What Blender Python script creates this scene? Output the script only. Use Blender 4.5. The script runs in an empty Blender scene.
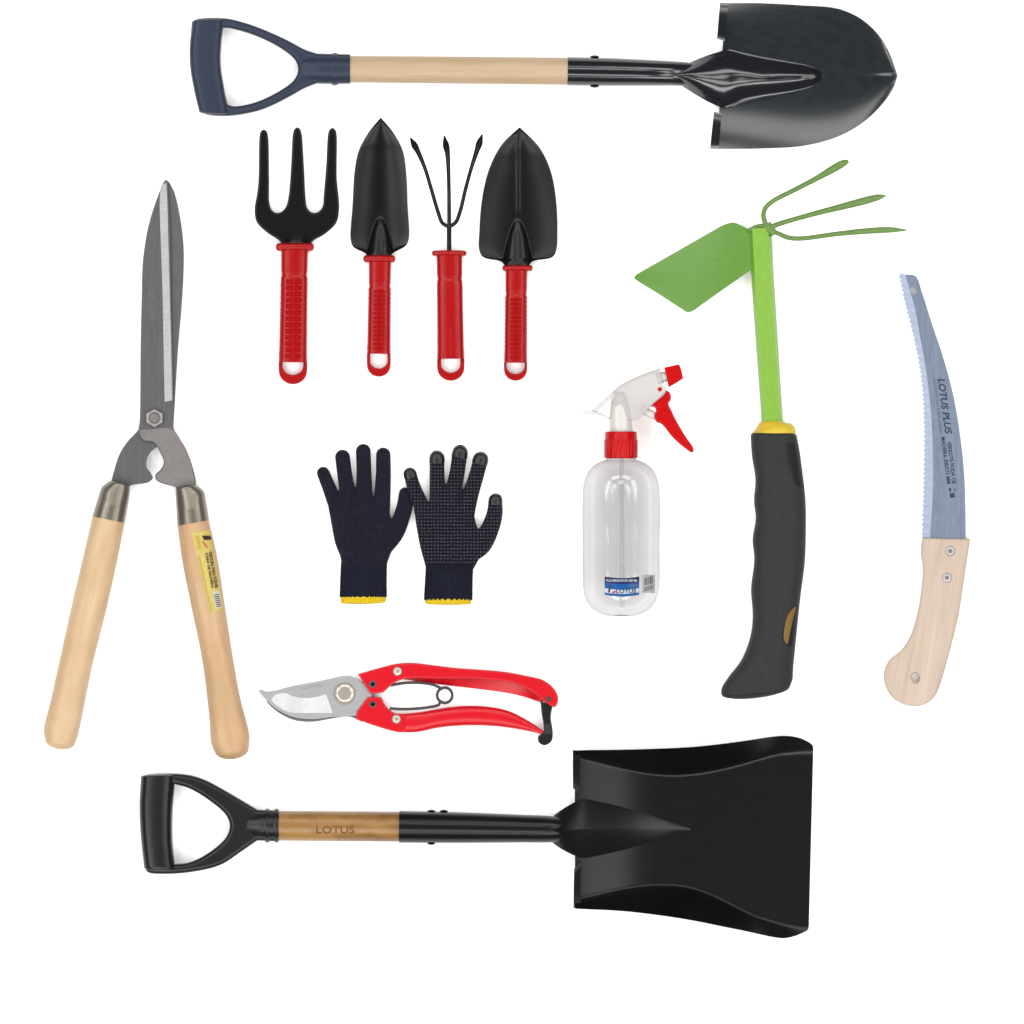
import bpy, bmesh, math, random
from math import sin, cos, pi, sqrt, hypot, atan2, radians
random.seed(4)
S = 0.001                      # one unit of the drawings below = one millimetre
scene = bpy.context.scene
COL = scene.collection

# ------------------------------------------------------------------ curves
def lin(c):
    c /= 255.0
    return c / 12.92 if c <= 0.04045 else ((c + 0.055) / 1.055) ** 2.4
EXPO = 2.3
def rgb(r, g, b):
    return tuple(min(0.92, lin(v) / EXPO) for v in (r, g, b)) + (1.0,)

def cr(p0, p1, p2, p3, t):
    """centripetal Catmull-Rom between p1 and p2"""
    m = min(3, len(p1))
    dd = lambda a, b: max(1e-4, sqrt(sum((x-y)**2 for x, y in zip(a[:m], b[:m])))**.5)
    t1 = dd(p0, p1); t2 = t1 + dd(p1, p2); t3 = t2 + dd(p2, p3)
    q = t1 + (t2-t1)*t
    L = lambda a, b, ta, tb: tuple(((tb-q)*x + (q-ta)*y)/(tb-ta) for x, y in zip(a, b))
    a1, a2, a3 = L(p0, p1, 0, t1), L(p1, p2, t1, t2), L(p2, p3, t2, t3)
    return L(L(a1, a2, 0, t2), L(a2, a3, t1, t3), t1, t2)

def chain(pts, k=6):
    """open Catmull-Rom through pts (tuples of any length)"""
    n = len(pts)
    if n == 2:
        return [pts[0], pts[1]]
    out = []
    for i in range(n - 1):
        p0 = pts[i-1] if i else tuple(2*a-b for a, b in zip(pts[0], pts[1]))
        p3 = pts[i+2] if i + 2 < n else tuple(2*a-b for a, b in zip(pts[-1], pts[-2]))
        for j in range(k):
            out.append(cr(p0, pts[i], pts[i+1], p3, j / k))
    out.append(tuple(pts[-1]))
    return out

def outline(pts, k=6):
    """closed outline; points with a third item are sharp corners"""
    n = len(pts)
    P = [tuple(p[:2]) for p in pts]
    cs = [i for i, p in enumerate(pts) if len(p) > 2]
    if not cs:
        out = []
        for i in range(n):
            for j in range(k):
                out.append(cr(P[i-1], P[i], P[(i+1) % n], P[(i+2) % n], j / k))
        return out
    out = []
    for a, ci in enumerate(cs):
        cj = cs[(a+1) % len(cs)]
        m = (cj - ci) % n or n
        seg = [P[(ci + q) % n] for q in range(m + 1)]
        out += chain(seg, k)[:-1]
    return out

def resample(pts, n, k=10):
    c = chain(pts, k)
    d = [0.0]
    for a, b in zip(c, c[1:]):
        d.append(d[-1] + sqrt(sum((x-y)**2 for x, y in zip(a[:2], b[:2]))))
    out, j = [], 0
    for i in range(n):
        t = d[-1] * i / (n - 1)
        while j < len(d) - 2 and d[j+1] < t:
            j += 1
        f = (t - d[j]) / max(1e-9, d[j+1] - d[j])
        out.append(tuple(x + (y-x)*f for x, y in zip(c[j], c[j+1])))
    return out

def sstep(a, b, x):
    t = max(0.0, min(1.0, (x - a) / (b - a)))
    return t*t*(3-2*t)

# ------------------------------------------------------------------ mesh builder
class MB:
    def __init__(self):
        self.v, self.f = [], []
    def add(self, v, f):
        o = len(self.v)
        self.v += [tuple(p) for p in v]
        self.f += [tuple(i + o for i in q) for q in f]
        return self
    def rings(self, R, caps=True, closed=False):
        n = len(R[0]); v = [p for r in R for p in r]; f = []
        m = len(R)
        for i in range(m if closed else m - 1):
            for j in range(n):
                a, b = i*n + j, i*n + (j+1) % n
                c, d = ((i+1) % m)*n + (j+1) % n, ((i+1) % m)*n + j
                f.append((a, b, c, d))
        if caps and not closed:
            f.append(tuple(range(n))[::-1]); f.append(tuple(range((m-1)*n, m*n)))
        return self.add(v, f)
    # a bar along a path of (x, y, z, half width, half height)
    def bar(self, path, k=8, seg=20, e=2.0, cap=(0, 0), arch=None):
        P = chain(path, k)
        R = []
        N = len(P)
        T = []
        for i in range(N):
            a, b = P[max(0, i-1)], P[min(N-1, i+1)]
            t = [b[q]-a[q] for q in range(3)]
            l = sqrt(sum(x*x for x in t)) or 1
            T.append([x/l for x in t])
        st = [(P[i], T[i], 1.0, 0.0) for i in range(N)]
        if cap[0]:
            st = [(P[0], T[0], cos(a), -cap[0]*sin(a)) for a in (pi/2*.97, 1.2, .8, .4)] + st
        if cap[1]:
            st += [(P[-1], T[-1], cos(a), cap[1]*sin(a)) for a in (.4, .8, 1.2, pi/2*.97)]
        for p, t, sc, off in st:
            sx, sy = -t[1], t[0]
            l = hypot(sx, sy) or 1; sx /= l; sy /= l
            ux, uy, uz = sy*t[2], -sx*t[2], sx*t[1]-sy*t[0]
            c = [p[q] + t[q]*off for q in range(3)]
            ring = []
            for j in range(seg):
                a = 2*pi*j/seg
                ca, sa = cos(a), sin(a)
                x = math.copysign(abs(ca)**(2/e), ca)*p[3]*sc
                y = math.copysign(abs(sa)**(2/e), sa)*p[4]*sc
                ring.append((c[0]+sx*x+ux*y, c[1]+sy*x+uy*y, c[2]+uz*y))
            R.append(ring)
        return self.rings(R)
    # a body between two edges seen from above
    def eloft(self, L, Rr, zc, h, n=60, seg=28, e=2.4, cap=(0, 0)):
        A, B = resample(L, n), resample(Rr, n)
        C = [((a[0]+b[0])/2, (a[1]+b[1])/2) for a, b in zip(A, B)]
        R = []
        def ring(i, sc, off):
            t = i/(n-1)
            a, b = C[max(0, i-1)], C[min(n-1, i+1)]
            l = hypot(b[0]-a[0], b[1]-a[1]) or 1
            tx, ty = (b[0]-a[0])/l*off, (b[1]-a[1])/l*off
            hx, hy = (B[i][0]-A[i][0])/2*sc, (B[i][1]-A[i][1])/2*sc
            z0 = zc(t) if callable(zc) else zc
            hh = (h(t) if callable(h) else h)*sc
            r = []
            for j in range(seg):
                q = 2*pi*j/seg
                x = math.copysign(abs(cos(q))**(2/e), cos(q)); y = math.copysign(abs(sin(q))**(2/e), sin(q))
                r.append((C[i][0]+tx+hx*x, C[i][1]+ty+hy*x, z0+hh*y))
            R.append(r)
        if cap[0]:
            for a in (pi/2*.97, 1.25, .95, .6, .3): ring(0, cos(a), -cap[0]*sin(a))
        for i in range(n): ring(i, 1, 0)
        if cap[1]:
            for a in (.3, .6, .95, 1.25, pi/2*.97): ring(n-1, cos(a), cap[1]*sin(a))
        return self.rings(R)
    # a bent sheet of metal between two edges; zf(t, s, x, y) is its upper face
    def sheet(self, L, Rr, zf, nu=80, nv=60, th=1.6):
        A, B = resample(L, nu), resample(Rr, nu)
        top, bot = [], []
        for i in range(nu):
            for j in range(nv):
                s = j/(nv-1); t = i/(nu-1)
                x = A[i][0]+(B[i][0]-A[i][0])*s; y = A[i][1]+(B[i][1]-A[i][1])*s
                z = zf(t, s, x, y)
                top.append((x, y, z)); bot.append((x, y, z-th))
        n = nu*nv; f = []
        for i in range(nu-1):
            for j in range(nv-1):
                a, b, c, d = i*nv+j, (i+1)*nv+j, (i+1)*nv+j+1, i*nv+j+1
                f.append((a, b, c, d)); f.append((d+n, c+n, b+n, a+n))
        for i in range(nu-1):
            for j in (0, nv-1):
                f.append((i*nv+j, (i+1)*nv+j, (i+1)*nv+j+n, i*nv+j+n))
        for j in range(nv-1):
            for i in (0, nu-1):
                f.append((i*nv+j, i*nv+j+1, i*nv+j+1+n, i*nv+j+n))
        return self.add(top+bot, f)
    # a plate cut to outlines (first outer, then holes), edges rounded by bev
    def plate(self, outs, z0, z1, bev=0.6, res=3, zmap=None, k=6):
        cu = bpy.data.curves.new('tmp', 'CURVE'); cu.dimensions = '2D'; cu.fill_mode = 'BOTH'
        cu.extrude = (z1-z0)/2 - bev; cu.bevel_depth = bev; cu.bevel_resolution = res; cu.offset = -bev
        for o in outs:
            pts = outline(o, k)
            sp = cu.splines.new('POLY'); sp.points.add(len(pts)-1)
            for q, p in zip(sp.points, pts): q.co = (p[0], p[1], 0, 1)
            sp.use_cyclic_u = True
        ob = bpy.data.objects.new('tmp', cu); COL.objects.link(ob)
        dg = bpy.context.evaluated_depsgraph_get()
        me = bpy.data.meshes.new_from_object(ob.evaluated_get(dg))
        zc = (z0+z1)/2
        vs = [(v.co.x, v.co.y, v.co.z+zc) for v in me.vertices]
        if zmap: vs = [(x, y, z+zmap(x, y)) for x, y, z in vs]
        self.add(vs, [tuple(p.vertices) for p in me.polygons])
        bpy.data.objects.remove(ob); bpy.data.meshes.remove(me)
        return self
    # profile (radius, distance along axis) turned round an axis lying in the table plane or standing up
    def lathe(self, prof, o, d, seg=48, rib=None, turn=0.0):
        l = sqrt(sum(x*x for x in d)); d = [x/l for x in d]
        if abs(d[2]) > .9: s, u = (1, 0, 0), (0, 1, 0)
        else:
            l = hypot(d[0], d[1]); s = (-d[1]/l, d[0]/l, 0)
            u = (s[1]*d[2]-s[2]*d[1], s[2]*d[0]-s[0]*d[2], s[0]*d[1]-s[1]*d[0])
        R = []
        for r, t in prof:
            ring = []
            for j in range(seg):
                a = 2*pi*j/seg + turn
                rr = r*(1+(rib(a, t) if rib else 0))
                ring.append(tuple(o[q]+d[q]*t+s[q]*rr*cos(a)+u[q]*rr*sin(a) for q in range(3)))
            R.append(ring)
        return self.rings(R)
    def dome(self, x, y, z, r, h, seg=20):
        return self.lathe([(r, 0), (r*.99, h*.25), (r*.9, h*.55), (r*.66, h*.85), (r*.35, h*.97), (.02, h)], (x, y, z), (0, 0, 1), seg)

    def build(self, name, mat, parent, sharp=38, wn=False, label=None):
        o = link_mesh(name, self.v, self.f, mat, parent, sharp)
        if wn:
            m = o.modifiers.new('normals', 'WEIGHTED_NORMAL'); m.keep_sharp = True; m.weight = 90
        if label: o['label'] = label
        return o

ORG = {}
def link_mesh(name, v, f, mat, parent, sharp=38):
    ox, oy = ORG[parent.name] if parent else (512, 512)
    me = bpy.data.meshes.new(name)
    me.from_pydata([((x-ox)*S, -(y-oy)*S, z*S) for x, y, z in v], [], f)
    bm = bmesh.new(); bm.from_mesh(me)
    bmesh.ops.recalc_face_normals(bm, faces=bm.faces)
    bm.to_mesh(me); bm.free()
    me.polygons.foreach_set('use_smooth', [True]*len(me.polygons))
    me.set_sharp_from_angle(angle=radians(sharp))
    me.materials.append(mat)
    o = bpy.data.objects.new(name, me); COL.objects.link(o)
    if parent:
        o.parent = parent; ORG[o.name] = (ox, oy)
    return o

def thing(name, label, cat, x, y, group=None):
    o = bpy.data.objects.new(name, None); COL.objects.link(o)
    o.empty_display_size = .03
    o.location = ((x-512)*S, -(y-512)*S, 0)
    o['label'] = label; o['category'] = cat
    if group: o['group'] = group
    ORG[o.name] = (x, y)
    return o

def lettering(name, s, x, y, size, ang, mat, parent, z, width=None, bold=0.0, shear=0.0, surf=None):
    """words lying on a surface; ang in degrees, counter-clockwise as seen; surf(x, y) gives the height"""
    cu = bpy.data.curves.new('tmp', 'FONT'); cu.body = s; cu.size = 1; cu.offset = bold; cu.shear = shear
    cu.align_x = 'LEFT'; cu.align_y = 'CENTER'; cu.resolution_u = 3
    ob = bpy.data.objects.new('tmp', cu); COL.objects.link(ob)
    me = bpy.data.meshes.new_from_object(ob.evaluated_get(bpy.context.evaluated_depsgraph_get()))
    xs = [v.co.x for v in me.vertices]
    w = max(xs) - min(xs); sx = size if width is None else width / w
    a = radians(ang); v = []
    for q in me.vertices:
        lx, ly = (q.co.x - min(xs))*sx, q.co.y*size
        X, Y = x + lx*cos(a) - ly*sin(a), y - (lx*sin(a) + ly*cos(a))
        v.append((X, Y, (surf(X, Y) if surf else z)))
    f = [tuple(p.vertices) for p in me.polygons]
    bpy.data.objects.remove(ob); bpy.data.meshes.remove(me)
    # thin ink, given a little body
    n = len(v)
    return link_mesh(name, [(x, y, z+.12) for x, y, z in v], f, mat, parent)

# ------------------------------------------------------------------ materials
class NT:
    def __init__(self, name):
        self.m = bpy.data.materials.new(name); self.m.use_nodes = True
        self.t = self.m.node_tree; self.p = self.t.nodes['Principled BSDF']
    def n(self, k, **kw):
        o = self.t.nodes.new(k)
        for a, b in kw.items(): setattr(o, a, b)
        return o
    def l(self, a, b): self.t.links.new(a, b)
    def math(self, op, a, b=None, c=None):
        o = self.n('ShaderNodeMath', operation=op)
        for i, q in enumerate((a, b, c)):
            if q is None: continue
            if isinstance(q, (int, float)): o.inputs[i].default_value = q
            else: self.l(q, o.inputs[i])
        return o.outputs[0]
    def noise(self, scale, detail=4, vec=None, rough=.55):
        o = self.n('ShaderNodeTexNoise'); o.inputs['Scale'].default_value = scale
        o.inputs['Detail'].default_value = detail; o.inputs['Roughness'].default_value = rough
        if vec: self.l(vec, o.inputs['Vector'])
        return o.outputs['Fac']
    def coords(self, rot=0, sc=(1, 1, 1)):
        c = self.n('ShaderNodeTexCoord'); m = self.n('ShaderNodeMapping')
        m0 = self.n('ShaderNodeMapping'); m0.inputs['Rotation'].default_value = (0, 0, radians(rot))
        m.inputs['Scale'].default_value = sc
        self.l(c.outputs['Object'], m0.inputs[0]); self.l(m0.outputs[0], m.inputs[0])
        return m.outputs[0]
    def mix(self, fac, a, b):
        o = self.n('ShaderNodeMix', data_type='RGBA')
        if isinstance(fac, (int, float)): o.inputs[0].default_value = fac
        else: self.l(fac, o.inputs[0])
        for i, q in ((6, a), (7, b)):
            if isinstance(q, tuple): o.inputs[i].default_value = q
            else: self.l(q, o.inputs[i])
        return o.outputs[2]
    def ramp(self, fac, stops):
        o = self.n('ShaderNodeValToRGB'); e = o.color_ramp.elements
        while len(e) < len(stops): e.new(.5)
        for q, (p, c) in zip(e, stops):
            q.position = p; q.color = c if isinstance(c, tuple) else (c, c, c, 1)
        self.l(fac, o.inputs[0]); return o.outputs[0]
    def bump(self, h, strength=.3, dist=.0005):
        o = self.n('ShaderNodeBump'); o.inputs['Strength'].default_value = strength; o.inputs['Distance'].default_value = dist
        self.l(h, o.inputs['Height']); self.l(o.outputs[0], self.p.inputs['Normal'])

def paint(name, c, rough=.45, spec=.5, var=.10, bump=.06, bscale=900, coat=0, rvar=.08, metal=0):
    k = NT(name); c = rgb(*c)
    big = k.noise(14, 5); fine = k.noise(120, 3)
    dark = tuple(x*(1-var) for x in c[:3])+(1,); lite = tuple(min(.95, x*(1+var)) for x in c[:3])+(1,)
    k.l(k.mix(k.ramp(big, [(.3, 0), (.7, 1)]), dark, lite), k.p.inputs['Base Color'])
    r = k.n('ShaderNodeMapRange'); k.l(fine, r.inputs[0]); r.inputs[3].default_value = max(.03, rough-rvar); r.inputs[4].default_value = rough+rvar
    k.l(r.outputs[0], k.p.inputs['Roughness'])
    k.p.inputs['Specular IOR Level'].default_value = spec; k.p.inputs['Metallic'].default_value = metal
    if coat: k.p.inputs['Coat Weight'].default_value = coat; k.p.inputs['Coat Roughness'].default_value = .08
    if bump: k.bump(k.noise(bscale, 3), bump, .0004)
    return k.m

def wood(name, c, c2, rot, rough=.5, along=9, across=120, contrast=1.0, blotch=None):
    """grain runs along the direction rot degrees from the picture's horizontal"""
    k = NT(name)
    v = k.coords(-rot, (along, across, across))
    g = k.noise(1, 6, v, .62)
    v2 = k.coords(-rot, (along*1.8, across*3.2, across*3.2))
    g2 = k.noise(1, 3, v2)
    f = k.ramp(g, [(.5-.28/contrast, 0), (.5+.28/contrast, 1)])
    base = k.mix(f, rgb(*c2), rgb(*c))
    st = k.ramp(g2, [(.28, 1), (.4, 0)])
    dk = tuple(x*.62 for x in rgb(*c2)[:3])+(1,)
    base = k.mix(k.math('MULTIPLY', st, .35), base, dk)
    if blotch:
        b = k.ramp(k.noise(22, 5, k.coords(-rot, (1, 2.2, 2.2))), [(.42, 0), (.68, 1)])
        base = k.mix(b, base, rgb(*blotch))
    k.l(base, k.p.inputs['Base Color'])
    k.p.inputs['Roughness'].default_value = rough; k.p.inputs['Specular IOR Level'].default_value = .35
    k.bump(g, .15, .0004)
    return k.m

def steel(name, c, rough, rot, metal=.55, brush=400, var=.14, spec=.4):
    k = NT(name); c = rgb(*c)
    v = k.coords(-rot, (6, brush, brush))
    g = k.noise(1, 4, v); b = k.noise(16, 5)
    f = k.math('ADD', k.math('MULTIPLY', g, .5), k.math('MULTIPLY', b, .5))
    lo = tuple(x*(1-var) for x in c[:3])+(1,); hi = tuple(min(.95, x*(1+var)) for x in c[:3])+(1,)
    k.l(k.mix(k.ramp(f, [(.35, 0), (.65, 1)]), lo, hi), k.p.inputs['Base Color'])
    k.p.inputs['Metallic'].default_value = metal; k.p.inputs['Roughness'].default_value = rough
    k.p.inputs['Specular IOR Level'].default_value = spec
    k.bump(g, .08, .0003)
    return k.m

M = {}
M['navy'] = paint('navy_plastic', (48, 58, 80), .38, .18)
M['gloss_black'] = paint('glossy_black_paint', (37, 43, 47), .16, .45, .2, .02, 140)
M['gloss_dark'] = paint('glossy_dark_paint', (24, 27, 34), .15, .5, .1, .02, 130)
M['satin_black'] = paint('satin_black_paint', (15, 17, 19), .25, .2, .15, 0, 500, 0, .02)
M['black_plastic'] = paint('black_plastic', (26, 27, 29), .3, .22, .1, .02)
M['black_steel'] = paint('black_coated_steel', (19, 19, 20), .25, .17, .12, .015, 600)
M['red_plastic'] = paint('red_plastic', (188, 8, 14), .26, .2, .08)
M['red_paint'] = paint('red_paint', (236, 18, 38), .26, .25, .04, .02)
M['red_gloss'] = paint('red_sprayer_plastic', (216, 0, 8), .3, .15, .05, .02)
M['green'] = paint('green_painted_blade', (112, 164, 70), .3, .22, .04, .02, 120)
M['green_dark'] = paint('worn_green_paint', (116, 154, 76), .4, .25, .14, .1, 400)
M['green_tube'] = paint('lime_green_paint', (142, 200, 56), .24, .2, .06, .02)
M['rubber'] = paint('charcoal_rubber', (52, 55, 55), .6, .12, .1, .15, 1500)
M['rubber_dark'] = paint('dark_rubber', (34, 35, 36), .5, .12, .08, .1, 1500)
M['yellow'] = paint('yellow_plastic', (242, 208, 48), .5, .3, .05)
M['gold_mark'] = paint('golden_mark', (140, 104, 34), .55, .3, .35, .2, 500)
M['shear_steel'] = steel('grey_shear_steel', (107, 107, 110), .38, 90, .4)
M['tang_steel'] = steel('grey_tang_steel', (140, 134, 134), .5, 30, .35, 200)
M['ground_edge'] = steel('ground_steel_edge', (200, 200, 204), .45, 5, .15, 300)
M['nut_steel'] = steel('zinc_steel', (204, 200, 200), .24, 0, .2, 100)
M['ferrule'] = steel('ferrule_steel', (150, 144, 130), .32, 80, .75, 120)
M['saw_steel'] = steel('blue_grey_saw_steel', (142, 157, 180), .34, 90, .3, 260, .16)
M['tooth_steel'] = steel('pale_ground_tooth_steel', (182, 196, 222), .42, 10, .2, 400, .08)
M['prune_steel'] = steel('satin_blade_steel', (196, 196, 198), .38, 10, .4, 260, .06)
M['prune_bevel'] = steel('bevel_sheen_steel', (252, 252, 254), .22, 80, .1, 60, .12)  # near-white base colour stands in for lamp light reflected off the bevel
M['dark_steel'] = steel('dark_anvil_steel', (128, 126, 126), .4, 10, .5)
M['brass'] = steel('pale_brass', (222, 212, 200), .18, 0, .4, 60)
M['ink'] = paint('dark_ink', (52, 66, 94), .6, .2, .05, 0)
M['ink_soft'] = paint('faded_ink', (92, 108, 136), .6, .2, .05, 0)
M['etch'] = paint('etched_mark', (124, 124, 129), .6, .2, .05, 0)
M['etch_dark'] = paint('etched_grey_mark', (160, 158, 152), .6, .2, .05, 0)
M['burn'] = paint('burnt_mark', (136, 92, 48), .7, .2, .25, 0)
M['wood_shovel'] = wood('pale_ash_wood', (222, 196, 160), (206, 174, 134), 0, contrast=1.4)
M['wood_shear_l'] = wood('pale_beech_wood', (240, 209, 168), (226, 190, 146), 77, contrast=1.3, blotch=(222, 184, 138))
M['wood_shear_r'] = wood('warm_beech_wood', (232, 193, 148), (212, 168, 122), 103, contrast=1.4, blotch=(214, 174, 128))
M['wood_dark'] = wood('oiled_brown_wood', (190, 146, 80), (152, 104, 46), 0, .32, 9, 110, 1.4, blotch=(122, 80, 36))
M['wood_saw'] = wood('raw_birch_wood', (230, 211, 193), (210, 186, 164), 80, .6, 8, 100, 1.3)
M['spring'] = paint('black_spring_wire', (40, 40, 42), .4, .5)
M['white_plastic'] = paint('white_sprayer_plastic', (240, 236, 230), .3, .4, .02, 0)
M['label_blue'] = paint('blue_label', (8, 94, 170), .4, .15, .08, 0)
M['label_navy'] = paint('navy_label', (38, 30, 86), .4, .15, .05, 0)
M['label_white'] = paint('white_label', (206, 220, 236), .4, .4, .03, 0)
M['label_deep'] = paint('deep_blue_label', (10, 78, 150), .4, .4, .05, 0)
M['label_red'] = paint('label_red', (208, 34, 60), .5, .3, .05, 0)
M['label_ink'] = paint('label_ink', (34, 30, 62), .5, .3, .05, 0)
M['label_grey'] = paint('grey_label', (198, 198, 198), .5, .3, .04, 0)
M['bar_ink'] = paint('barcode_ink', (84, 84, 86), .6, .2, .05, 0)
M['sticker'] = paint('yellow_sticker', (228, 206, 108), .5, .3, .1, 0)
M['sticker_gold'] = paint('sticker_gold', (204, 182, 78), .5, .3, .05, 0)
M['sticker_brown'] = paint('sticker_brown', (112, 82, 62), .6, .2, .1, 0)
M['sticker_black'] = paint('sticker_black', (62, 40, 38), .6, .2, .1, 0)
M['sticker_red'] = paint('sticker_red', (216, 128, 92), .6, .2, .1, 0)
M['sticker_white'] = paint('sticker_white', (226, 222, 206), .6, .2, .05, 0)
M['coating'] = paint('black_rubber_coating', (28, 29, 37), .3, .3, .15, .2, 700)

def knit(name, c, dots=None, ribs=False):
    k = NT(name); c = rgb(*c)
    co = k.n('ShaderNodeTexCoord'); sp = k.n('ShaderNodeSeparateXYZ'); k.l(co.outputs['Object'], sp.inputs[0])
    x, y = sp.outputs[0], sp.outputs[1]
    wx = k.math('SINE', k.math('MULTIPLY', x, 2*pi/.0017))
    wy = k.math('SINE', k.math('ADD', k.math('MULTIPLY', y, 2*pi/.0014), k.math('MULTIPLY', k.math('ABSOLUTE', wx), 1.6)))
    h = k.math('ADD', k.math('MULTIPLY', wx, .6), k.math('MULTIPLY', wy, .4))
    fuzz = k.noise(700, 3)
    h = k.math('ADD', h, k.math('MULTIPLY', fuzz, 1.2))
    col = k.mix(k.ramp(h, [(.0, 0), (1., 1)]), tuple(q*.45 for q in c[:3])+(1,), tuple(q*2.1 for q in c[:3])+(1,))
    col = k.mix(k.ramp(k.noise(26, 4), [(.35, 0), (.7, 1)]), col, tuple(q*.8 for q in c[:3])+(1,))
    k.p.inputs['Roughness'].default_value = .9; k.p.inputs['Specular IOR Level'].default_value = .06
    k.p.inputs['Sheen Weight'].default_value = .03
    if dots:
        px, py, y0 = dots
        wob = k.math('MULTIPLY', k.math('SUBTRACT', k.noise(40, 2), .5), .002)
        fx = k.math('ABSOLUTE', k.math('SUBTRACT', k.math('FRACT', k.math('DIVIDE', k.math('ADD', x, wob), px)), .5))
        fy = k.math('ABSOLUTE', k.math('SUBTRACT', k.math('FRACT', k.math('DIVIDE', k.math('ADD', y, wob), py)), .5))
        ax = k.math('DIVIDE', k.math('SUBTRACT', .31, fx), .12); ay = k.math('DIVIDE', k.math('SUBTRACT', .2, fy), .12)
        d = k.math('MINIMUM', k.math('MAXIMUM', k.math('MINIMUM', ax, ay), 0), 1)
        d = k.math('MULTIPLY', d, k.math('GREATER_THAN', y, y0))
        worn = k.ramp(k.noise(160, 2), [(.3, .35), (.72, 1)])
        col = k.mix(k.math('MULTIPLY', d, worn), col, rgb(116, 118, 132))
        h = k.math('ADD', h, k.math('MULTIPLY', d, 2.5))
        r = k.math('SUBTRACT', .9, k.math('MULTIPLY', d, .45)); k.l(r, k.p.inputs['Roughness'])
    k.l(col, k.p.inputs['Base Color'])
    k.bump(h, .5, .0006)
    return k.m
M['knit'] = knit('navy_knit', (33, 34, 48))
M['knit_dots'] = knit('dotted_navy_knit', (26, 27, 38), (.0033, .0034, -.024))
M['knit_cuff'] = knit('ribbed_navy_knit', (32, 33, 50))
M['hem'] = knit('yellow_hem_knit', (236, 200, 40))

def clear_plastic(name, tint, edge, gloss=1.0):
    k = NT(name); t = k.t
    lw = k.n('ShaderNodeLayerWeight'); lw.inputs[0].default_value = .5
    f3 = k.math('POWER', lw.outputs['Facing'], 2.6)
    tr = k.n('ShaderNodeBsdfTransparent')
    k.l(k.mix(f3, (tint, tint, tint*1.005, 1), (edge, edge, edge*1.01, 1)), tr.inputs[0])
    gl = k.n('ShaderNodeBsdfGlossy'); gl.inputs['Roughness'].default_value = .13
    bump = k.n('ShaderNodeBump'); bump.inputs['Strength'].default_value = .22; bump.inputs['Distance'].default_value = .004
    k.l(k.noise(38, 2, k.coords(0, (1.6, .22, 1.6))), bump.inputs['Height']); k.l(bump.outputs[0], gl.inputs['Normal'])
    fr = k.math('ADD', k.math('MULTIPLY', k.math('POWER', lw.outputs['Facing'], 5), .2), .04)
    mx = k.n('ShaderNodeMixShader'); k.l(k.math('MULTIPLY', fr, gloss), mx.inputs[0])
    k.l(tr.outputs[0], mx.inputs[1]); k.l(gl.outputs[0], mx.inputs[2])
    k.l(mx.outputs[0], t.nodes['Material Output'].inputs[0])
    return k.m
M['clear'] = clear_plastic('clear_bottle_plastic', .755, .5)
M['tube'] = clear_plastic('clear_tube_plastic', .93, .8)
def milky(name, c, a):
    k = NT(name)
    k.p.inputs['Base Color'].default_value = rgb(*c); k.p.inputs['Roughness'].default_value = .28
    k.p.inputs['Specular IOR Level'].default_value = .4
    k.p.inputs['Alpha'].default_value = a
    return k.m
M['milky'] = milky('milky_plastic', (240, 235, 233), .55)

k = NT('white_backdrop')
k.p.inputs['Base Color'].default_value = (.93, .93, .93, 1); k.p.inputs['Roughness'].default_value = .9
k.p.inputs['Specular IOR Level'].default_value = 0.1
M['table'] = k.m

# ------------------------------------------------------------------ the surface
me = bpy.data.meshes.new('table_surface')
me.from_pydata([(-6, -6, 0), (6, -6, 0), (6, 6, 0), (-6, 6, 0)], [], [(0, 1, 2, 3)])
me.materials.append(M['table'])
o = bpy.data.objects.new('table_surface', me); COL.objects.link(o); o['kind'] = 'structure'

# ------------------------------------------------------------------ round point shovel
t = thing('digging_shovel', 'round point digging shovel with glossy black blade and navy blue D-shaped handle', 'shovel', 560, 74)
g = MB().plate([[(192.7, 22.9, 1), (197.8, 20.3), (225.7, 19.5), (243.5, 23.4), (263.8, 30.5), (289, 41.9), (306, 51), (318, 54.8, 1), (350, 55.5, 1), (350, 84.3, 1),
                 (318, 83.8, 1), (305, 89), (291.7, 96.5), (268.9, 107.9), (251, 113.5), (225.7, 116.8), (205.4, 114.8), (199.8, 111.7, 1), (195.2, 91.4), (191.4, 68.6), (191, 45.7)],
                [(223.7, 28.7, 1), (230, 29), (256.2, 36.8), (281.6, 49.5), (295.5, 61), (298.6, 71), (294.3, 81.3), (276.5, 94), (253.6, 104), (234, 107.2), (228.2, 105.4, 1), (224.4, 88.9), (221, 66), (221.4, 45.7)]],
               6.5, 24.5, 4.2, 5).build('grip_frame', M['navy'], t, wn=True)
MB().eloft([(193.6, 22.4), (190.6, 46), (191, 68.6), (195, 92), (199.8, 112.6)], [(224, 21.5), (221.8, 46), (221.4, 66), (224.8, 89), (229, 114.5)], 15.5, 12.6, 30, 48, 4.2, (2.2, 2.2)).build('grip', M['navy'], g)
sl = MB().bar([(303, 69.8, 15.5, 14, 11), (318, 69.8, 15.5, 14.6, 14), (334, 70, 15.5, 14.8, 14.6), (350.5, 70, 15.5, 14.6, 14.6)], 4, 32)
sl.bar([(331.5, 70, 15.5, 15.2, 15), (335, 70, 15.5, 16.4, 15.4), (339, 70, 15.5, 15.2, 15)], 4, 32)
sl.build('sleeve', M['navy'], g)
MB().bar([(345, 70, 15.5, 13.2, 13.2), (460, 71, 15.5, 13.5, 13.5), (572, 72.2, 15.5, 13.5, 13.5)], 6, 40).build('shaft', M['wood_shovel'], t)
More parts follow.
